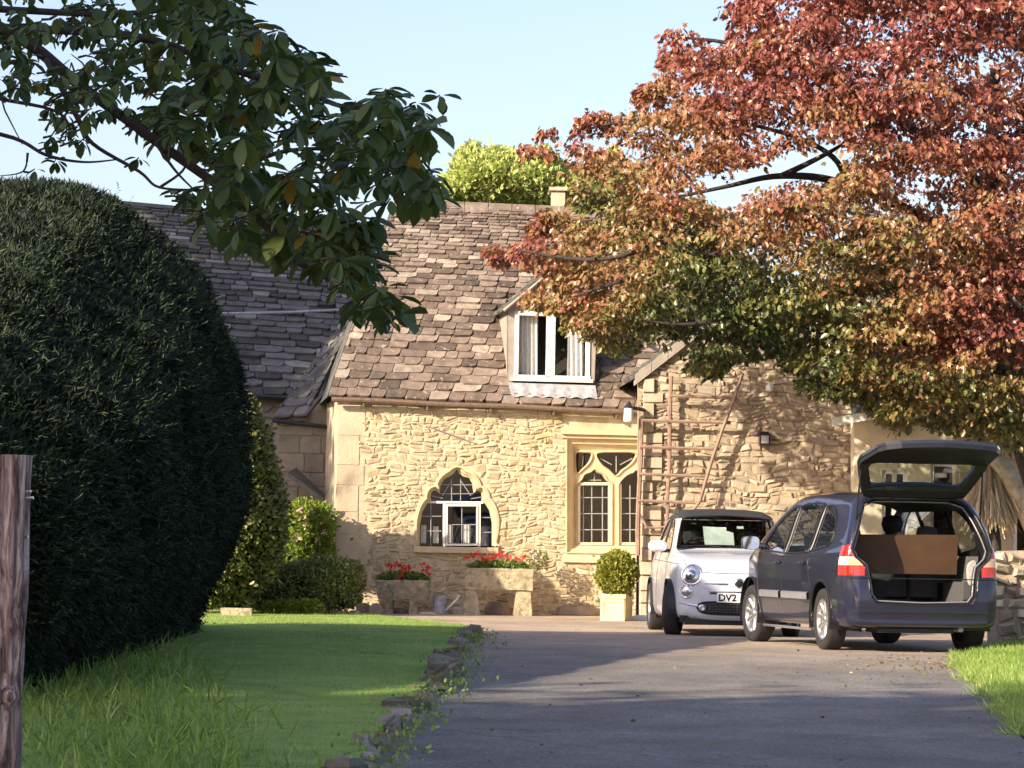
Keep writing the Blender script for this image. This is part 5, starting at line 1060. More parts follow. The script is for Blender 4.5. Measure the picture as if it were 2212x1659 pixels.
    pp = MB(); pp.add([(-.20, .38, 1.27), (-.12, .38, 1.27), (-.12, .35, 1.30), (-.20, .35, 1.30)], [(0, 1, 2, 3)]); lpart(pp, 'windscreen_sticker', M['palesheet'], car)
    wi = MB(); 
    for x0 in (.1, -.45): xs_ = np.linspace(x0, x0+.5, 12); wi.tube(onf(xs_, 1.045+.015*np.sin((xs_-x0)*6), .006), .006, 5)
    lpart(wi, 'wipers', M['trim'], car)
    return car
city_car()
# ================================================================== PLANTS
M['mapleleaf'] = leaf_mat('maple_leaves', [(0, (.20, .055, .042)), (.22, (.25, .088, .048)), (.42, (.27, .14, .06)), (.6, (.23, .165, .055)), (.78, (.14, .15, .038)), (1, (.055, .080, .022))], .38, .12, .6)
M['bark'] = plain('dark_bark', (.045, .035, .03), .9, namp=.4, nscale=12, bdist=.02, bscale=20)
M['bigleaf'] = leaf_mat('large_green_leaves', [(0, (.032, .060, .013)), (.5, (.075, .125, .028)), (.85, (.16, .21, .055)), (1, (.35, .22, .03))], .45, .25, .5)
M['yew'] = leaf_mat('yew_needles', [(0, (.006, .012, .005)), (.45, (.012, .025, .010)), (.8, (.028, .052, .020)), (1, (.09, .12, .05))], .6, .1)
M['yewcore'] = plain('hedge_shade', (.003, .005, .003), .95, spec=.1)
M['shrub'] = leaf_mat('glossy_shrub_leaves', [(0, (.04, .055, .015)), (.5, (.14, .16, .045)), (1, (.32, .32, .12))], .4, .25, .5)
M['lime'] = leaf_mat('bright_leaves', [(0, (.10, .16, .02)), (.5, (.22, .32, .04)), (1, (.40, .46, .10))], .5, .4)
M['boxleaf'] = leaf_mat('box_leaves', [(0, (.05, .075, .02)), (.5, (.20, .24, .07)), (1, (.42, .44, .18))], .45, .3)
M['red'] = leaf_mat('red_petals', [(0, (.55, .02, .02)), (1, (.75, .07, .06))], .6, .3)
M['pink'] = leaf_mat('pink_petals', [(0, (.70, .35, .38)), (1, (.80, .62, .55))], .6, .3)
M['straw'] = leaf_mat('dry_straw_leaves', [(0, (.42, .33, .20)), (.6, (.62, .53, .36)), (1, (.74, .67, .50))], .7, .2)

M['palebark'] = plain('pale_fibrous_bark', (.52, .44, .31), .9, namp=.35, nscale=9, bdist=.03, bscale=14)
# ---- copper maple
mt_ = at(2330, 1385, 42.0); maple = thing('maple_tree', 'large tree with red, orange and green autumn leaves over the parked cars', 'tree', (mt_[0], 42.0, 0))
CR = np.array([(1600, -10), (1560, 0), (1500, 20), (1440, 30), (1408, 75), (1432, 110), (1408, 165), (1360, 185), (1335, 215), (1280, 235), (1250, 205), (1236, 240), (1245, 262), (1170, 275), (1112, 282), (1128, 330), (1128, 375), (1180, 395), (1236, 410), (1240, 440), (1180, 445), (1130, 470), (1085, 500), (1045, 540), (1070, 572), (1130, 590), (1180, 600), (1110, 640), (1086, 662), (1150, 672), (1215, 668), (1222, 735), (1250, 742), (1290, 735), (1320, 765), (1400, 752), (1470, 735), (1482, 790), (1530, 832), (1560, 800), (1640, 770), (1690, 775), (1715, 842), (1760, 852), (1830, 868), (1882, 884), (1905, 935), (1990, 918), (2060, 930), (2120, 950), (2175, 985), (2260, 960), (2420, 860), (2560, 500), (2450, 100), (2350, -250), (1900, -330), (1650, -200)], float)
gaps = [(1590, 385, 55, 22), (1665, 372, 70, 20), (1760, 345, 60, 18), (1805, 325, 40, 20), (1215, 400, 18, 20), (1560, 415, 25, 12)]
blobs = [(1500, 650, 170, 1.0), (1650, 720, 150, .95), (1350, 500, 90, .55), (1430, 300, 110, .5), (1250, 330, 80, .35), (1250, 270, 60, .05), (1600, 120, 200, .08), (1900, 200, 220, .02), (2100, 300, 180, .12), (1620, 420, 100, .2), (1350, 590, 80, .18), (1120, 540, 60, .12), (1240, 620, 60, .5), (1180, 655, 50, .6), (1750, 450, 150, .35), (1800, 340, 90, .75), (2080, 450, 120, .4), (1950, 560, 130, .8), (2080, 700, 150, .05), (2180, 640, 100, .02), (1900, 800, 70, .45), (1980, 870, 110, .85), (2140, 850, 80, .95), (1750, 800, 80, .8), (1530, 800, 45, .6), (1300, 690, 60, .45), (1450, 720, 60, .85), (1450, 430, 60, .22), (1300, 430, 70, .75)]
def crown_tint(uv):
    w = np.zeros(len(uv)); s = np.zeros(len(uv))
    for u, v, r, t in blobs: k = np.exp(-(((uv[:, 0]-u)/r)**2+((uv[:, 1]-v)/r)**2)); w += k; s += k*t
    return (s+.02*.35)/(w+.02)
NP = 1650; c = np.zeros((0, 2)); lo, hi = CR.min(0), CR.max(0)
while len(c) < NP:
    q = rng.uniform(lo, hi, (3000, 2)); q = q[inside(q, CR)]; d_ = sdf(q, CR); q = q[(d_ < -18) | ((d_ < -9) & (q[:, 1] > 250))]; q = q[(q[:, 1] > 380) | (rng.random(len(q)) < .75)]
    for (u, v, a, b) in gaps: q = q[((q[:, 0]-u)/(a+28))**2+((q[:, 1]-v)/(b+20))**2 > 1]
    c = np.concatenate([c, q])
c = c[:NP]; dd = -sdf(c, CR); kk = np.clip(dd/420, 0, 1); hd = 3.6*np.sqrt(1-(1-kk)**2)+.4
dep = np.where(rng.random(NP) < .72, -1, .8)*hd*rng.uniform(.35, 1, NP); PC = at(c[:, 0], c[:, 1], 42.2+dep)
mb = MB(); S = 167.0; pts = []; tn = []; sz = []; dr_ = []
for i in range(NP):
    n_ = int(rng.uniform(55, 105)); r_ = rng.uniform(.26, .56)*min(1, .30+dd[i]/130); a = rng.uniform(0, 2*math.pi, n_); rad = r_*np.sqrt(rng.random(n_)); 
    off = np.stack([rad*np.cos(a), rad*np.sin(a), -.35*(rad**2)/max(r_, .1)+rng.normal(0, .045, n_)], -1); off[:, 2] -= .18*off[:, 0]*rng.normal()
    pts.append(PC[i]+off); tn.append(np.full(n_, rng.normal(0, .10))); out = off*[1, 1, 0]; out /= np.linalg.norm(out, axis=1, keepdims=True)+1e-6; dr_.append(out*.6+[0, 0, -.75])
P = np.concatenate(pts); tn = np.concatenate(tn); D_ = np.concatenate(dr_); uv = proj(P); k = inside(uv, CR) | (sdf(uv, CR) < 6)
for (u, v, a, b) in gaps: k &= (((uv[:, 0]-u)/a)**2+((uv[:, 1]-v)/b)**2 > 1) | (rng.random(len(uv)) < .25)
P, tn, D_, uv = P[k], tn[k], D_[k], uv[k]; tt = np.clip(crown_tint(uv)+tn+rng.normal(0, .11, len(P)), 0, 1)
h_ = rng.random(len(P)) < .55; leaves(mb, P[h_], rng.uniform(.06, .12, h_.sum())*.9, PALM, D_[h_], .7, tt[h_]); h_ = ~h_; leaves(mb, P[h_], rng.uniform(.06, .115, h_.sum()), LEAF, D_[h_]*1.3, .4, tt[h_]); build(mb, 'crown', M['mapleleaf'], maple)
# stray twigs out of the outline
tw = MB(); 
def br(mb, uvY, r0, r1, n=7):
    q = np.array([at(u, v, Y) for u, v, Y in uvY]); cp = catmull(q, 6); mb.tube(cp, np.linspace(r0, r1, len(cp)), n); return cp
mb = MB(); T0 = [(2330, 1420, 42), (2275, 1150, 42), (2212, 950, 42), (2165, 800, 42), (2150, 640, 42.2), (2140, 420, 42.3), (2150, 150, 42.4)]
br(mb, T0, .24, .07, 10)
for b in ([(2165, 850, 42), (2100, 650, 41.4), (1950, 605, 40.8), (1820, 555, 40.2), (1690, 510, 39.8), (1500, 500, 39.5)], [(2150, 640, 42.2), (2040, 500, 41.2), (1830, 400, 40.8), (1690, 380, 40.4), (1560, 405, 40.2), (1400, 440, 40)],
          [(2140, 420, 42.3), (2000, 300, 41.5), (1800, 180, 41), (1600, 100, 40.6), (1460, 80, 40.5)], [(1830, 400, 40.8), (1800, 340, 40.9), (1700, 290, 41), (1500, 250, 40.8), (1300, 270, 40.6)], [(2160, 800, 42), (2050, 760, 41), (1900, 740, 40.3), (1750, 790, 39.8)],
          [(1950, 605, 40.8), (1700, 660, 40), (1500, 700, 39.6), (1380, 690, 39.4)], [(1500, 500, 39.5), (1300, 560, 39.6), (1120, 540, 39.8)], [(1690, 510, 39.8), (1400, 590, 39.6), (1240, 640, 39.6)], [(2212, 950, 42), (2240, 800, 41), (2300, 600, 41)], [(2140, 420, 42.3), (2250, 200, 42)], [(1690, 380, 40.4), (1790, 330, 40.6), (1835, 300, 41)]):
    br(mb, b, .085 if b[0][0] > 2000 else .045, .012)
build(mb, 'trunk', M['bark'], maple, True)

# ---- large-leaved branch in the foreground
mg = thing('broadleaf_tree', 'dark large leaved tree whose branches hang into the upper left', 'tree', (-4.2, 14.0, float(gz(0, 14.0))))
MP = np.array([(-400, -200), (560, -200), (520, -20), (520, 10), (565, 45), (605, 42), (640, 85), (690, 105), (706, 150), (700, 205), (735, 215), (790, 175), (850, 178), (905, 205), (955, 270), (940, 310), (968, 400), (940, 440), (905, 425), (850, 440), (845, 520), (825, 560), (800, 590), (872, 610), (880, 660), (850, 700), (810, 712), (770, 690), (735, 640), (690, 590), (640, 560), (590, 550), (540, 535), (480, 520), (430, 470), (372, 440), (370, 400), (430, 380), (400, 350), (300, 290), (200, 290), (140, 330), (80, 320), (100, 210), (0, 220), (-400, 330)], float)
mb = MB(); nC = 860; c = np.zeros((0, 2)); lo, hi = MP.min(0), MP.max(0)
while len(c) < nC: q = rng.uniform(lo, hi, (2000, 2)); q = q[inside(q, MP) & (sdf(q, MP) < -12)]; q = q[(q[:, 0] > 380) | (rng.random(len(q)) < .85)]; c = np.concatenate([c, q])
c = c[:nC]; ex_ = np.array([(950, 205), (120, 345), (830, 620), (860, 680), (180, 300), (75, 365), (640, 470), (300, 340)], float); c = np.concatenate([c, ex_]); PCm = at(c[:, 0], c[:, 1], rng.uniform(12.6, 16.5, len(c))); tg_ = MB()
for i in range(len(c)):
    n_ = rng.integers(4, 8); a0 = rng.uniform(0, 6.28); big = rng.uniform(.075, .145); small = .68 if c[i, 0] < 330 else 1.05
    for j in range(n_):
        a = a0+j*2*math.pi/n_+rng.normal(0, .25); d = np.array([math.cos(a), math.sin(a), -rng.uniform(-.25, 1.6)]); d /= np.linalg.norm(d)
        x = np.cross(d, [0, 0, 1]); x /= np.linalg.norm(x); x = x+rng.normal(0, .3, 3); x -= (x@d)*d; x /= np.linalg.norm(x); z = np.cross(x, d); s = big*rng.uniform(.6, 1.15)*small; x = x*rng.uniform(.7, 1.15)
        tint = 1.0 if rng.random() < .012 else np.clip(rng.normal(.45, .22), 0, .84)
        leaves(mb, PCm[i][None]+d*.015, s, BIGLEAF, t=tint, frames=(x[None], d[None], z[None]))
    back = PCm[i]+np.array([-rng.uniform(.03, .09), rng.normal(0, .04), -rng.uniform(.0, .06)]); tg_.tube([back, (back+PCm[i])/2+rng.normal(0, .01, 3), PCm[i]], [.006, .005, .003], 5)
build(mb, 'leaves', M['bigleaf'], mg, True)
for b, r0 in (([(-700, -100, 14.2), (-300, 0, 14.2), (0, 60, 14.3), (180, 190, 14.4), (330, 300, 14.4), (470, 400, 14.3), (560, 470, 14.2), (650, 570, 14.2), (760, 620, 14.2), (820, 650, 14)], .035), ([(0, 60, 14.3), (300, 80, 14.6), (500, 150, 14.8), (640, 190, 14.8), (740, 230, 14.6), (830, 230, 14.5), (880, 250, 14.4)], .022), ([(-300, 250, 13.6), (0, 290, 13.8), (100, 335, 13.8), (180, 350, 13.9), (250, 345, 14)], .012),
              ([(100, 130, 14.3), (165, 250, 14.1), (200, 310, 14.1), (300, 370, 14.1), (345, 405, 14.1), (440, 410, 14.1)], .014), ([(345, 405, 14.1), (400, 360, 14.2), (380, 300, 14.2), (345, 285, 14.2)], .007), ([(330, 300, 14.4), (380, 370, 14.3), (430, 420, 14.2)], .009), ([(470, 400, 14.3), (600, 330, 14.3), (760, 330, 14.3), (900, 400, 14.2)], .014), ([(560, 470, 14.2), (620, 500, 14), (640, 460, 14), (650, 430, 14)], .006),
              ([(60, 330, 13.8), (50, 370, 13.8), (0, 380, 13.8)], .006), ([(-300, 0, 14.2), (-100, 180, 14), (120, 240, 14), (150, 300, 14)], .014), ([(-300, 0, 14.2), (200, 30, 14.5), (420, 20, 14.8), (560, 60, 14.9)], .02), ([(180, 190, 14.4), (120, 280, 14.3), (100, 310, 14.2)], .006)):
    bm_ = MB(); br(bm_, b, r0, r0*.3, 6); build(bm_, 'branch', M['bark'], mg, True)
for _ in range(60):
    u, v = rng.uniform(-20, 560), rng.uniform(120, 440)
    if sdf(np.array([[u, v]]), MP)[0] > -40: continue
    Y = rng.uniform(13, 15); q = at(u, v, Y); e = q+rng.normal(0, .09, 3); tg_.tube([q, (q+e)/2+rng.normal(0, .015, 3), e], [.005, .004, .002], 5)
bm_ = MB(); bm_.tube([(-4.2, 14, -.6), (-4.15, 14, 1.0), (-4.0, 14, 2.6), at(-700, -100, 14.2)], [.16, .14, .11, .04], 10); build(bm_, 'trunk', M['bark'], mg, True)
tag(build(tg_, 'twigs', M['bark'], mg, True), kind='stuff')

# ---- clipped yew, long and domed
YR = [(22.2, .30), (24, .62), (26.5, .80), (29, .90), (32, .95), (35, 1.0), (38, 1.0), (40.3, .97)]
profile = np.array([(-8.6, 4.3), (-7.2, 5.1), (-6.0, 5.3), (-5.3, 5.25), (-4.76, 5.08), (-4.3, 4.72), (-3.67, 4.05), (-3.35, 3.5), (-3.2, 3.06), (-3.1, 2.0), (-3.12, 1.5), (-3.28, .95), (-3.5, .45), (-3.62, 0.0)])
profile = np.column_stack([profile[:, 0]*.855, .95+(profile[:, 1]-.95)*.84]); profile[-1, 1] = 0; prof = catmull(profile, 6)
def yew_surf(s, y):                                     # s along profile 0..1
    i = s*(len(prof)-1); a = np.clip(i.astype(int), 0, len(prof)-2); fr_ = (i-a)[:, None]; p = prof[a]*(1-fr_)+prof[a+1]*fr_
    k = np.clip((y-22.0)/19.0, 0, 1); top = np.interp(y, [20.0, 20.5, 21.6, 23.5, 27, 30.5, 32.5, 33.1, 33.6], [0, .34, .50, .60, .76, .92, 1.0, .88, 0])
    wx_ = np.interp(y, [20.0, 20.6, 21.6, 23.5, 32.5, 33.1, 33.6], [0, .6, .9, 1, 1, .8, 0]); cx_ = -5.0
    x = cx_+(p[:, 0]-cx_)*wx_+np.interp(y, [22, 27, 32], [-.12, -.05, .0]); z = p[:, 1]*np.maximum(top, .02)
    bump_ = .07*np.sin(x*3+y*2.1)*np.sin(z*2.7+y*1.3)+.04*np.sin(y*5+z*4)
    return np.stack([x+bump_*.8, y, z+gz(0, y)*np.clip(1-z/3, 0, 1)+bump_*.5], -1)
mb = MB(); NL = 240000; s = rng.random(NL)**.8; s = .10+.90*s; y = 20.05+13.5*rng.random(NL); P = yew_surf(s, y); e = 1e-3
Pa = yew_surf(np.clip(s+e, 0, 1), y)-yew_surf(np.clip(s-e, 0, 1), y); Pb = yew_surf(s, y+.02)-yew_surf(s, y-.02); N_ = np.cross(Pb, Pa); N_ /= np.linalg.norm(N_, axis=1, keepdims=True)+1e-9
ctr = np.stack([np.full(NL, -5.1), y, np.full(NL, 1.5)], -1); N_ *= np.sign(((P-ctr)*N_).sum(1, keepdims=True)+1e-9)
P = P-N_*rng.exponential(.05, NL)[:, None]; leaves(mb, P, rng.uniform(.05, .11, NL), NEEDLE, N_+[0, 0, -.25], .75, np.clip(rng.normal(.4, .22, NL)+.16*np.sin(P[:, 1]*1.7+P[:, 2]*1.1)*np.sin(P[:, 2]*2.3-P[:, 1]*.6), 0, 1))
ns = 2300; s2 = .3+.7*rng.random(ns); y2 = 20.3+13*rng.random(ns); P2 = yew_surf(s2, y2)
for _ in range(ns//1):
    pass
k2 = np.repeat(np.arange(ns), 9); t2 = np.tile(np.linspace(0, 1, 9), ns); dsh = rng.normal(0, .5, (ns, 3))+[.35, -.45, .55]; dsh /= np.linalg.norm(dsh, axis=1, keepdims=True); ln = rng.uniform(.08, .30, ns)
Ps = P2[k2]+dsh[k2]*(t2*ln[k2])[:, None]; leaves(mb, Ps, .045, NEEDLE, dsh[k2], .5, np.clip(.72+rng.normal(0, .2, len(Ps)), 0, 1))
yew = thing('yew_hedge', 'big dark clipped yew hedge with a domed end beside the lawn', 'hedge', (-5.5, 30, float(gz(0, 30.)))); build(mb, 'foliage', M['yew'], yew)
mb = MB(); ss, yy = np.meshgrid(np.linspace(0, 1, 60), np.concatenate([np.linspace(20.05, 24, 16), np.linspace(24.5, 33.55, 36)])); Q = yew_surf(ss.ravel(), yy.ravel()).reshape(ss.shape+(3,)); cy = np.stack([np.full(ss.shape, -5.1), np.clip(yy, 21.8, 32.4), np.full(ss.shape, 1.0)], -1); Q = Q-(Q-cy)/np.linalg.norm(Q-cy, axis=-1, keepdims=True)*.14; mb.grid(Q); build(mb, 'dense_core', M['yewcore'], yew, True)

def plant(name, label, cat, poly, Y0, D, n, size, mat, shape=LEAFQ, tm=.5, ts=.25, corep=.85, d=None, spread=.8, root=None, group=None, coremat=None, extra=None):
    P, N_ = inflate(poly, Y0, D, n); sc_ = min(D, .5); bm = np.sin(P[:, 0]*5.1/sc_*.5+P[:, 2]*3.3/sc_*.5)*np.sin(P[:, 2]*4.7/sc_*.5-P[:, 1]*2.9/sc_*.5+1)+.5*np.sin(P[:, 0]*11/sc_*.5+P[:, 1]*7+P[:, 2]*9/sc_*.5); P = P+N_*(bm*.09*sc_+np.where(rng.random(n) < .06, rng.exponential(.09*sc_, n), 0))[:, None]; base = P[:, 2].min(); t = root if root is not None else thing(name, label, cat, (float(P[:, 0].mean()), Y0, float(base)), 0, group)
    mb = MB(); dirv = N_*.8+[0, 0, .25] if d is None else N_*.4+np.array(d); leaves(mb, P, rng.uniform(.7, 1.3, n)*size, shape, dirv, spread, np.clip(rng.normal(tm, ts, n), 0, 1)); build(mb, 'foliage', mat, t)
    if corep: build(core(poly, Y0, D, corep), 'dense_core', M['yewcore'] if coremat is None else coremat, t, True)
    return t
plant('tall_shrub', 'tall rounded olive green shrub behind the dark yew hedge', 'shrub', [(380, 1310), (400, 900), (540, 850), (575, 930), (600, 1020), (618, 1110), (612, 1190), (585, 1250), (545, 1290), (535, 1310)], 45.5, 1.1, 15000, .085, M['shrub'], LEAF, .45, .28, .93)
plant('box_hedge', 'low clipped box hedge with a flat top at the cottage corner', 'hedge', [(545, 1318), (548, 1280), (590, 1250), (622, 1214), (700, 1211), (775, 1212), (785, 1230), (783, 1300), (760, 1316)], 46.8, .7, 14000, .05, M['boxleaf'], LEAFQ, .5, .3, .93)
vp = plant('trailing_plant', 'pale green trailing plant growing along the foot of the box hedge', 'plant', [(560, 1322), (570, 1300), (640, 1296), (690, 1300), (705, 1322)], 46.0, .16, 1500, .05, M['lime'], LEAFQ, .6, .25, 0)
rose = plant('rose_bush', 'bright green rose bush with pale pink blooms between hedge and cottage', 'bush', [(622, 1215), (625, 1105), (650, 1082), (690, 1088), (722, 1100), (724, 1215)], 48.2, .5, 4200, .06, M['lime'], LEAF, .5, .28, .8, coremat=M['shrub'])
mb = MB()
for u, v in ((655, 1118), (664, 1134), (648, 1100), (690, 1130), (700, 1150), (640, 1160), (672, 1104), (684, 1170)):
    mb = MB(); p = at(u, v, 47.72); leaves(mb, np.tile(p, (16, 1))+rng.normal(0, .02, (16, 3)), .05, LEAFQ, None, 1, rng.random(16)); build(mb, 'bloom', M['pink'], rose)
plant('distant_tree', 'sunlit yellow green treetop rising beyond the cottage ridge', 'tree', [(925, 470), (945, 400), (975, 385), (990, 345), (1020, 315), (1040, 335), (1090, 330), (1120, 345), (1180, 330), (1230, 380), (1330, 330), (1400, 480)], 75, 2.6, 30000, .15, M.setdefault('far', leaf_mat('sunlit_far_leaves', [(0, (.16, .22, .05)), (.5, (.38, .46, .12)), (1, (.60, .62, .24))], .6, .3)), LEAFQ, .6, .28, .8, d=(0, 0, .3), spread=.8)
kt = [o for o in bpy.data.objects if o.name.startswith('distant_tree')][0]; mb = MB(); c0 = at(1150, 480, 75.); mb.tube([(c0[0], 75, 0), (c0[0]+.1, 75, 5), (c0[0], 75, c0[2]+1)], [.35, .28, .12], 10); build(mb, 'trunk', M['bark'], kt, True)
# ---- stone troughs with red flowers, planter, can
def trough(label, u0, u1, vt, vb, Yc, feet, taper):
    a, b = at(u0, vb, Yc), at(u1, vt, Yc); r = thing('stone_trough', label, 'trough', ((a[0]+b[0])/2, Yc, 0), 0, None); mb = MB(); x0, x1, z0, z1 = a[0], b[0], a[2], b[2]; dp = .42; w = .05
    def ring(x0, x1, y0, y1, z): 
        n_ = 10; t = np.linspace(0, 1, n_, endpoint=False); p = np.concatenate([np.column_stack([x0+(x1-x0)*t, np.full(n_, y0)]), np.column_stack([np.full(n_, x1), y0+(y1-y0)*t]), np.column_stack([x1-(x1-x0)*t, np.full(n_, y1)]), np.column_stack([np.full(n_, x0), y1-(y1-y0)*t])]); p = p+rng.normal(0, .004, p.shape); return np.column_stack([p, np.full(len(p), z)+rng.normal(0, .005, len(p))])
    R_ = [ring(x0+taper, x1-taper, Yc-dp/2+taper, Yc+dp/2-taper, z0), ring(x0+taper*.4, x1-taper*.4, Yc-dp/2+taper*.4, Yc+dp/2-taper*.4, (z0+z1)/2), ring(x0, x1, Yc-dp/2, Yc+dp/2, z1-.02), ring(x0+.01, x1-.01, Yc-dp/2+.01, Yc+dp/2-.01, z1), ring(x0+w, x1-w, Yc-dp/2+w, Yc+dp/2-w, z1), ring(x0+w+.01, x1-w-.01, Yc-dp/2+w, Yc+dp/2-w, z0+.06)]
    k = len(R_[0]); mb.add(np.concatenate(R_), [(i*k+j, i*k+(j+1) % k, (i+1)*k+(j+1) % k, (i+1)*k+j) for i in range(5) for j in range(k)]+[tuple(range(k))[::-1], tuple(5*k+j for j in range(k))], .5); build(mb, 'basin', M['trough'], r)
    for (fu0, fu1, ft0, ft1) in feet:
        mb = MB(); p = [at(fu0, 1319, Yc-.06)[0], at(fu1, 1319, Yc-.06)[0], at(ft1, 1319, Yc-.06)[0], at(ft0, 1319, Yc-.06)[0]]; v = []
        for yy, s_ in ((Yc-.16, 1), (Yc+.14, 1)): v += [(p[0], yy-.02, -.03), (p[1], yy-.02, -.03), (p[2], yy, z0+.01), (p[3], yy, z0+.01)]
        v = np.array(v)+rng.normal(0, .006, (8, 3)); mb.add(v, [(0, 1, 2, 3), (4, 7, 6, 5), (0, 4, 5, 1), (1, 5, 6, 2), (2, 6, 7, 3), (3, 7, 4, 0)], .6); build(mb, 'foot', M['trough'], r)
    mb = MB(); mb.box((x0+w, Yc-dp/2+w, z1-.06), (x1-w, Yc+dp/2-w, z1-.035)); build(mb, 'soil', M['earth'], r)
    return r, (x0, x1, z1)
M['trough'] = tint_mat('weathered_trough_stone', [(0, (.44, .37, .24)), (1, (.54, .46, .32))], .92, 13, .45, 30, .018, 1, (9, (.20, .19, .12), .52, .62)); M['shade_trough'] = M['trough']
def geraniums(label, x0, x1, z, Yc, reds):
    t = thing('red_geraniums', label, 'flowers', ((x0+x1)/2, Yc, z-.04)); n = 900; P = np.column_stack([rng.uniform(x0, x1, n), Yc+rng.uniform(-.17, .17, n), np.zeros(n)]); P[:, 2] = z-.02+rng.random(n)*.13*(1-.6*np.abs((P[:, 0]-(x0+x1)/2)/((x1-x0)/2))**3)
    mb = MB(); leaves(mb, P, rng.uniform(.035, .06, n), LEAF, np.tile([0, -.3, .7], (n, 1)), .9, rng.random(n)); build(mb, 'leaves', M['geleaf'], t); mb = MB()
    for u, v in reds: mb = MB(); p = at(u, v, Yc-rng.uniform(-.02, .17)); q = p+np.clip(rng.normal(0, .020, (22, 3)), -.035, .035)*[1.2, 1, .8]; leaves(mb, q, .040, LEAFQ, None, 1, rng.random(22)); build(mb, 'flower_head', M['red'], t)
M['geleaf'] = leaf_mat('geranium_leaves', [(0, (.05, .10, .02)), (1, (.20, .30, .06))], .5, .3)
t1, (x0, x1, z1) = trough('low shaded stone trough on short blocks nearest the box hedge', 811, 929, 1254, 1294, 48.0, [(834, 850, 835, 848), (884, 902, 885, 900)], .045)
geraniums('red geraniums filling the low stone trough', x0+.02, x1-.02, z1, 48.0, [(826, 1240), (838, 1219), (848, 1222), (858, 1218), (866, 1222), (872, 1232), (880, 1238), (876, 1225), (884, 1226), (860, 1248), (866, 1244), (918, 1232), (926, 1240), (924, 1226), (912, 1218), (846, 1232)])
t2, (x0, x1, z1) = trough('tall stone trough on two splayed stone legs under the arched window', 1004, 1153, 1229, 1272, 48.0, [(998, 1038, 1005, 1030), (1108, 1149, 1115, 1144)], .015)
geraniums('red geraniums filling the tall stone trough under the window', x0+.05, x1-.05, z1, 48.0, [(1008, 1206), (1022, 1200), (1040, 1204), (1048, 1208), (1058, 1204), (1068, 1206), (1074, 1199), (1084, 1194), (1092, 1200), (1098, 1206), (1114, 1206), (1126, 1208), (1134, 1203), (1030, 1196)])
# white ornament / pale daisies right of trough
pl_ = plant('daisy_plant', 'small plant with white flowers against the wall right of the tall trough', 'plant', [(1150, 1232), (1138, 1205), (1150, 1190), (1180, 1195), (1185, 1228)], 48.5, .12, 500, .04, M['shrub'], LEAFQ, .8, .2, 0)
mb = MB()
for u, v in ((1146, 1192), (1156, 1196), (1162, 1190), (1170, 1206), (1158, 1210), (1150, 1204)): leaves(mb, np.tile(at(u, v, 48.3), (8, 1))+rng.normal(0, .008, (8, 3)), .03, LEAFQ, None, 1, .9)
build(mb, 'white_flowers', M['white'], pl_)
# square planter with clipped shrub
Yp = 45.6; a, b = at(1297, 1347, Yp), at(1366, 1284, Yp); w = (b[0]-a[0]); cx0 = (a[0]+b[0])/2; zt = b[2]-gz(0, Yp)
pt = thing('square_planter', 'square cream stone planter with panelled sides at the wing corner', 'planter', (cx0, Yp, 0), math.radians(-20)); mb = MB(); hw = w*.44
for (s_, z_0, z_1) in ((hw*.92, 0, .05), (hw*.86, .05, zt-.06), (hw, zt-.06, zt)): mb.box((-s_, -s_, z_0), (s_, s_, z_1))
for sx_ in (-1, 1):
    for ax_ in (0, 1):
        for t_ in (-1, 1): 
            lo = [0, 0, .05]; hi = [0, 0, zt-.06]; c1 = sx_*hw*.86; c2 = t_*hw*.76; lo[ax_] = min(c1, c1+sx_*.015); hi[ax_] = max(c1, c1+sx_*.015); lo[1-ax_] = c2-hw*.10; hi[1-ax_] = c2+hw*.10; mb.box(lo, hi)
        for z_ in (.05, zt-.11): lo = [0, 0, z_+.002]; hi = [0, 0, z_+.048]; lo[ax_] = min(c1, c1+sx_*.012); hi[ax_] = max(c1, c1+sx_*.012); lo[1-ax_] = -hw*.66; hi[1-ax_] = hw*.66; mb.box(lo, hi)
lpart(mb, 'box', M['planter'] if 'planter' in M else M.setdefault('planter', plain('cream_planter', (.62, .50, .29), .8, namp=.15, nscale=5, bdist=.005)), pt)
plant('clipped_shrub', 'rounded yellow green shrub growing in the square planter', 'shrub', [(1303, 1284), (1290, 1255), (1288, 1225), (1302, 1200), (1330, 1190), (1356, 1195), (1372, 1215), (1375, 1250), (1362, 1280), (1345, 1288)], Yp, .27, 3600, .05, M['shrubb'] if 'shrubb' in M else M.setdefault('shrubb', leaf_mat('yellow_green_leaves', [(0, (.08, .10, .015)), (.5, (.24, .26, .04)), (1, (.42, .42, .09))], .45, .3)), LEAF, .5, .28, .7, d=(0, 0, .6))
# watering can
c_ = at(950, 1318, 48.1); wc = thing('watering_can', 'grey metal watering can standing between the two troughs', 'watering can', (c_[0], 48.1, 0)); mb = MB(); o_ = (c_[0], 48.1, 0); mb.lathe([(.11, 0), (.11, .02), (.105, .20), (.10, .26), (.085, .27)], 18, 'z', o_); th = np.linspace(0, math.pi, 10); mb.tube(np.column_stack([c_[0]+.09*np.cos(th), np.full(10, 48.1), .27+.10*np.sin(th)]), .010, 6); build(mb, 'can_body', M['lead'], wc, True)
mb = MB(); mb.tube([(c_[0]+.09, 48.05, .06), (c_[0]+.20, 48.0, .17), (c_[0]+.28, 47.97, .26)], [.022, .018, .014], 8); mb.lathe([(.014, 0), (.035, .03)], 10, 'z', (c_[0]+.28, 47.97, .26)); build(mb, 'spout', M['white'], wc, True)
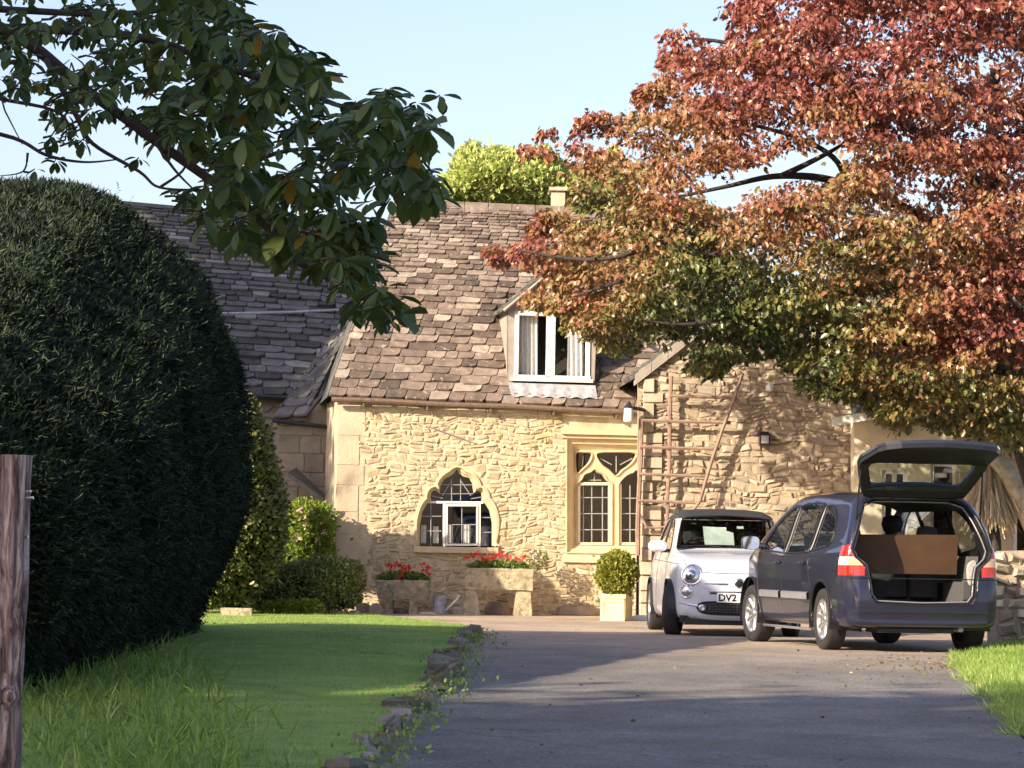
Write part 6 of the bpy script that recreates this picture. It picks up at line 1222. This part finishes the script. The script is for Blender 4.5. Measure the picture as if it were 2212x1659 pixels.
# loose stones
def stone(mb, c, r, n=7, flat=.7):
    th = np.linspace(0, 2*math.pi, n, endpoint=False)+rng.random(); rows = []
    j = rng.uniform(.8, 1.2, n)
    for z_, s_ in ((-.3, .85), (.15, 1.0), (.65, .9), (.95, .55)): rows.append(np.column_stack([c[0]+r[0]*s_*j*np.cos(th), c[1]+r[1]*s_*j*np.sin(th), c[2]+r[2]*flat*z_+rng.normal(0, .02*r[2], n)]))
    k = n; mb.add(np.concatenate(rows), [(i*k+q, i*k+(q+1) % k, (i+1)*k+(q+1) % k, (i+1)*k+q) for i in range(3) for q in range(k)]+[tuple(3*k+q for q in range(k))], rng.random())
for (u, v, rx, rz_, Y, lb) in ((865, 1315, .14, .10, 48.2, 'rough stone under the middle of the low trough'), (785, 1300, .13, .18, 48.3, 'grey rounded stone left of the low trough'), (812, 1312, .12, .18, 47.8, 'rounded stone at the left foot of the low trough'), (925, 1318, .18, .05, 47.9, 'flat pale stone before the watering can'), (990, 1312, .13, .13, 48.3, 'brown stone left of the tall trough legs'), (1075, 1312, .20, .24, 48.5, 'rough rock between the legs of the tall trough'), (1240, 1312, .34, .20, 49.0, 'long rough rock at the wall foot left of the planter'), (1382, 1342, .13, .10, 46.0, 'small white block at the wing corner beside the planter'), (730, 1316, .12, .08, 46.6, 'pale stone at the right end of the box hedge'), (765, 1316, .10, .08, 46.7, 'pale stone below the cottage corner')):
    mb = MB(); p = at(u, v, Y); stone(mb, (p[0], Y, 0), (rx, rx*.8, rz_*1.2)); tag(build(mb, 'stone', M['white'] if 'white block' in lb else M['ashlar'] if 'pale' in lb else M['stone2']), lb, 'stone', 'loose stones along the cottage wall')
a = at(478, 1306, 44.0); b = at(545, 1299, 44.0); mb = MB(); mb.box((a[0], 43.9, 0), (b[0], 44.1, .12)); tag(build(mb, 'kerb_block', M['trough']), 'pale squared kerb block between the tall shrub and the lawn', 'kerb')
# ---- stone edging of the lawn
ed = np.array([(1022, 1372), (1000, 1400), (978, 1430), (958, 1462), (935, 1490), (905, 1520), (880, 1548), (850, 1575), (822, 1604), (800, 1632), (782, 1665), (760, 1700)], float); E3 = gp(ed[:, 0], ed[:, 1]); seglen = np.linalg.norm(np.diff(E3, axis=0), axis=1); cum = np.concatenate([[0], np.cumsum(seglen)])
ORD = 'one two three four five six seven eight nine ten eleven twelve thirteen fourteen fifteen sixteen seventeen eighteen nineteen twenty'.split(); U9 = ORD[:9]; ORD = ORD+['twenty '+q for q in U9]+[w for k in 'thirty forty fifty sixty seventy eighty ninety'.split() for w in [k]+[k+' '+q for q in U9]]
s_ = 0; edges = []; ne = 0
pos_words = ['at the near end of the lawn edge', 'second from the near end of the lawn edge']
while s_ < cum[-1] and ne < 96:
    p = np.array([np.interp(s_, cum, E3[:, i]) for i in range(3)]); f_ = s_/cum[-1]; r = rng.uniform(.11, .20)*(1.05 if f_ > .3 else .8); 
    mb = MB(); c = p+[rng.uniform(-.06, .03), rng.uniform(-.03, .03), rng.uniform(.0, .03)]; n_ = rng.integers(5, 8)
    th = np.sort(rng.uniform(0, 2*math.pi, n_)); tilt = rng.normal(0, .16, 2); hh = rng.uniform(.05, .11)
    bs_ = np.column_stack([c[0]+r*.8*np.cos(th), c[1]+r*1.1*np.sin(th)]); 
    for lay in range(2 if rng.random() < .6 else 1):
        z0 = c[2]-.03+lay*hh*.8; z1 = z0+hh*(.55 if lay else 1); off = rng.normal(0, .03, 2)*lay; B = (bs_-c[:2])*(1-.2*lay)+c[:2]+off
        top = np.column_stack([(B-c[:2])*.86+c[:2], z1+(B-c[:2])@tilt]); bot = np.column_stack([B, np.full(n_, z0)]); mb.add(np.vstack([bot, top]), [(i, (i+1) % n_, n_+(i+1) % n_, n_+i) for i in range(n_)]+[tuple(n_+i for i in range(n_))], rng.random())
    o = build(mb, 'edging_stone', M['edge'] if 'edge' in M else M.setdefault('edge', tint_mat('mossy_edging_stone', [(0, (.16, .14, .10)), (.6, (.30, .27, .21)), (1, (.42, .38, .31))], .92, 7, .5, 40, .015, .9, (5, (.10, .12, .04), .52, .66)))); edges.append(o)
    tag(o, 'rough mossy edging stone, number %s from the paved end of the lawn edge' % ORD[ne], 'edging stone', 'rough stones edging the lawn'); s_ += r*1.55; ne += 1
# weeds and litter along the edge
n = 1500; s = rng.random(n)**.8*cum[-1]; P = np.column_stack([np.interp(s, cum, E3[:, i]) for i in range(3)]); P[:, 0] += rng.normal(.06, .13, n); P[:, 1] += rng.normal(0, .1, n); P[:, 2] = gz(0, P[:, 1])+rng.random(n)*.10
mb = MB(); leaves(mb, P, rng.uniform(.02, .045, n), LEAF, np.tile([.2, -.2, .6], (n, 1)), 1.0, np.clip(rng.normal(.35, .25, n), 0, 1)); tag(build(mb, 'weeds', M['grass']), 'weeds growing among the edging stones', 'weeds', None, 'stuff')
n = 330; u = np.concatenate([rng.uniform(900, 2212, 90), 2090-rng.exponential(120, 240)]); v = np.concatenate([rng.uniform(1340, 1655, 90), rng.normal(1432, 16, 240)]); P = gp(u, v, .012); kp = inside(P[:, :2], DRW); P = P[kp]; mb = MB(); leaves(mb, P, rng.uniform(.02, .045, len(P)), LEAF, rng.normal(0, 1, (len(P), 3))*[1, 1, .05], .05, rng.random(len(P))*.6+.3); tag(build(mb, 'fallen_leaves', M['mapleleaf']), 'small fallen leaves scattered on the drive', 'fallen leaves', None, 'stuff')
for (u, v, L_) in ((640, 1492, .10), (660, 1548, .09), (1362, 1582, .05)): pass
RE = gp(RL[[1, 0, 10, 9, 8], 0], RL[[1, 0, 10, 9, 8], 1]); sl2 = np.concatenate([[0], np.cumsum(np.linalg.norm(np.diff(RE, axis=0), axis=1))]); n = 2600; s = rng.random(n)*sl2[-1]; P = np.column_stack([np.interp(s, sl2, RE[:, i]) for i in range(3)]); P[:, 0] += rng.normal(0, .05, n)-.05*np.sin(s*3)-.02; P[:, 2] = gz(0, P[:, 1])
mb = MB(); leaves(mb, P, rng.uniform(.05, .12, n), BLADE, np.tile([-.35, -.2, .7], (n, 1)), .6, np.clip(rng.normal(.5, .25, n), 0, 1)); tag(build(mb, 'grass', M['grass']), 'ragged grass edge where the right lawn meets the drive', 'grass', None, 'stuff')
# ---- fence post
Yq = 9.2; p0 = at(12, 1700, Yq); pst = thing('fence_post', 'knotty peeling wooden fence post at the left edge', 'fence post', (p0[0]-.02, Yq, float(gz(0, Yq)))); zs = np.linspace(float(gz(0, Yq))-.05, at(30, 983, Yq)[2], 90); th = np.linspace(0, 2*math.pi, 48, endpoint=False); rows = []
for z_ in zs:
    f_ = (z_-zs[0])/(zs[-1]-zs[0]); cxx = np.interp(f_, [0, .35, .6, .8, 1], [-.028, -.026, -.012, -.006, .0])+p0[0]-.005; r = .056+.004*math.sin(f_*18)
    rr = r*(1+.05*np.sin(th*3+z_*5)+.09*np.sin(th*11+z_*3+np.sin(z_*9))+.05*np.sin(th*19-z_*7+2*np.sin(z_*6)))
    for (kz, kt, ka) in ((.52, -1.0, .020), (.28, -.9, .022), (.0, -1.3, .016), (.72, -1.1, .012), (-.12, -1.2, .02)): rr = rr+1.5*ka*np.exp(-((z_-kz)/.022)**2-((np.angle(np.exp(1j*(th-kt))))/.4)**2)-ka*.6*np.exp(-((z_-kz-.035)/.02)**2-((np.angle(np.exp(1j*(th-kt))))/.5)**2)
    rows.append(np.column_stack([cxx+rr*np.cos(th), Yq+rr*np.sin(th), np.full(48, z_)]))
mb = MB(); G_ = np.stack([np.vstack([r_, r_[:1]]) for r_ in rows]); mb.grid(G_); mb.add(rows[-1], [tuple(range(48))])
def postmat():
    mt, n, l, bs = new_mat('peeling_post_wood'); tc = n.new('ShaderNodeTexCoord'); mp = n.new('ShaderNodeMapping'); mp.inputs['Scale'].default_value = (26, 26, 3.2); l.new(tc.outputs['Object'], mp.inputs[0]); nz = noise(n, l, 1.6, 8, mp.outputs[0], .7); nz.inputs['Distortion'].default_value = .8
    c = ramp(n, l, nz.outputs['Fac'], [(.36, (.05, .03, .025)), (.47, (.24, .16, .14)), (.60, (.58, .48, .44))]); l.new(c, bs.inputs['Base Color']); bs.inputs['Roughness'].default_value = .9; bump(n, l, bs, nz.outputs['Fac'], 1, .02); return mt
build(mb, 'post', postmat(), pst, True); mb = MB()
for u, v, L_ in ((60, 1062, .02), (64, 1076, .022), (54, 1160, .02)): a = at(u-8, v, Yq-.02); mb.tube([a, a+[L_, -.004, .001]], .0045, 6)
build(mb, 'wire_staple', M['rim'], pst)
# ---- cordyline with a skirt of dry leaves
Yc = 43.2; c_ = at(2135, 985, Yc); cd = thing('cordyline', 'palm like plant with a hanging skirt of pale dry leaves behind the dark car', 'plant', (c_[0], Yc, 0)); mb = MB(); mb.tube([(c_[0]+.15, Yc, 0), (c_[0]+.1, Yc, 1.2), (c_[0], Yc, c_[2])], [.10, .08, .06], 8); build(mb, 'trunk', M['bark'], cd, True); mb = MB(); mb.tube([at(2128, 975, Yc-.1), at(2165, 1010, Yc-.1), at(2210, 1080, Yc-.1), at(2262, 1200, Yc-.1), at(2300, 1345, Yc-.1)], [.07, .12, .15, .16, .18], 12); build(mb, 'leaning_trunk', M['palebark'], cd, True)
n = 1100; a = rng.uniform(0, 2*math.pi, n); L_ = rng.uniform(.5, .92, n); P = np.tile(c_, (n, 1))+np.stack([.05*np.cos(a), .05*np.sin(a), rng.uniform(-.28, .03, n)], -1); d = np.stack([np.cos(a)*.36, np.sin(a)*.36, -np.ones(n)], -1)
STR = (np.array([(-.012, 0, 0), (.012, 0, 0), (.022, .4, .04), (.010, 1, -.05), (-.010, 1, -.05), (-.022, .4, .04)], float), [(0, 1, 2, 5), (5, 2, 3, 4)])
mb = MB(); leaves(mb, P, L_, STR, d, .06, np.clip(rng.normal(.6, .25, n), 0, 1)); build(mb, 'dry_leaves', M['straw'], cd); n = 26; a = rng.uniform(0, 2*math.pi, n); d = np.stack([np.cos(a), np.sin(a), rng.uniform(-.1, 1.3, n)], -1); mb = MB(); leaves(mb, np.tile(c_, (n, 1)), rng.uniform(.2, .42, n), (STR[0]*[1.6, 1, 1], STR[1]), d, .1, .8); build(mb, 'green_leaves', M['lime'], cd)
# ---- unseen trees left of the picture, placed to shade drive, lawn and grey cottage
def shade_tree(x, y, h, r, label, n=8500, zl=.10):
    t = thing('shade_tree', label, 'tree', (x, y, float(gz(0, y)))); mb = MB(); k = 90; cc = rng.normal(0, 1, (k, 3)); cc /= np.abs(cc).max(1, keepdims=True)**.6*np.linalg.norm(cc, axis=1, keepdims=True)**.4; cc = np.array([x, y, h*(.5+zl/2)])+cc*np.array([r*.75, r*.75, h*(.5-zl/2)*.8])*rng.uniform(.4, 1, (k, 1)); id_ = rng.integers(0, k, n); P = cc[id_]+rng.normal(0, 1, (n, 3))*r*.18
    leaves(mb, P, rng.uniform(.25, .5, n), LEAFQ, None, 1, rng.random(n)); build(mb, 'crown', M['bigleaf'], t); mb = MB(); mb.tube([(x, y, -.8), (x, y, h*.4), (x+.2, y, h*.8)], [.28, .2, .08], 8); build(mb, 'trunk', M['bark'], t, True)
SHADE = [(-11.0, .2, 14, 3.3, 'unseen shade tree left of the camera'), (-13.6, 3.2, 14, 3.3, 'second unseen shade tree left of the drive'), (-16.3, 6.2, 13.6, 3.3, 'third unseen shade tree left of the drive'), (-19, 9.1, 11.6, 2.7, 'fourth unseen shade tree left of the drive'), (-20.9, 44.1, 20, 5.2, 'tall unseen tree far left, placed to shade the grey cottage'), (-18.2, 41.2, 19, 2.9, 'narrow tall unseen tree far left, placed to shade the grey cottage'), (-12.6, 43.2, 9.8, 2.1, 'slim unseen tree far left, placed to shade the lean-to')]
for a in SHADE: shade_tree(*a)
for o in bpy.data.objects:
    if o.type == 'MESH' and len(o.data.polygons) and o.parent is None and 'kind' not in o and 'label' not in o: print('UNTAGGED', o.name)
scene.render.engine = 'CYCLES'
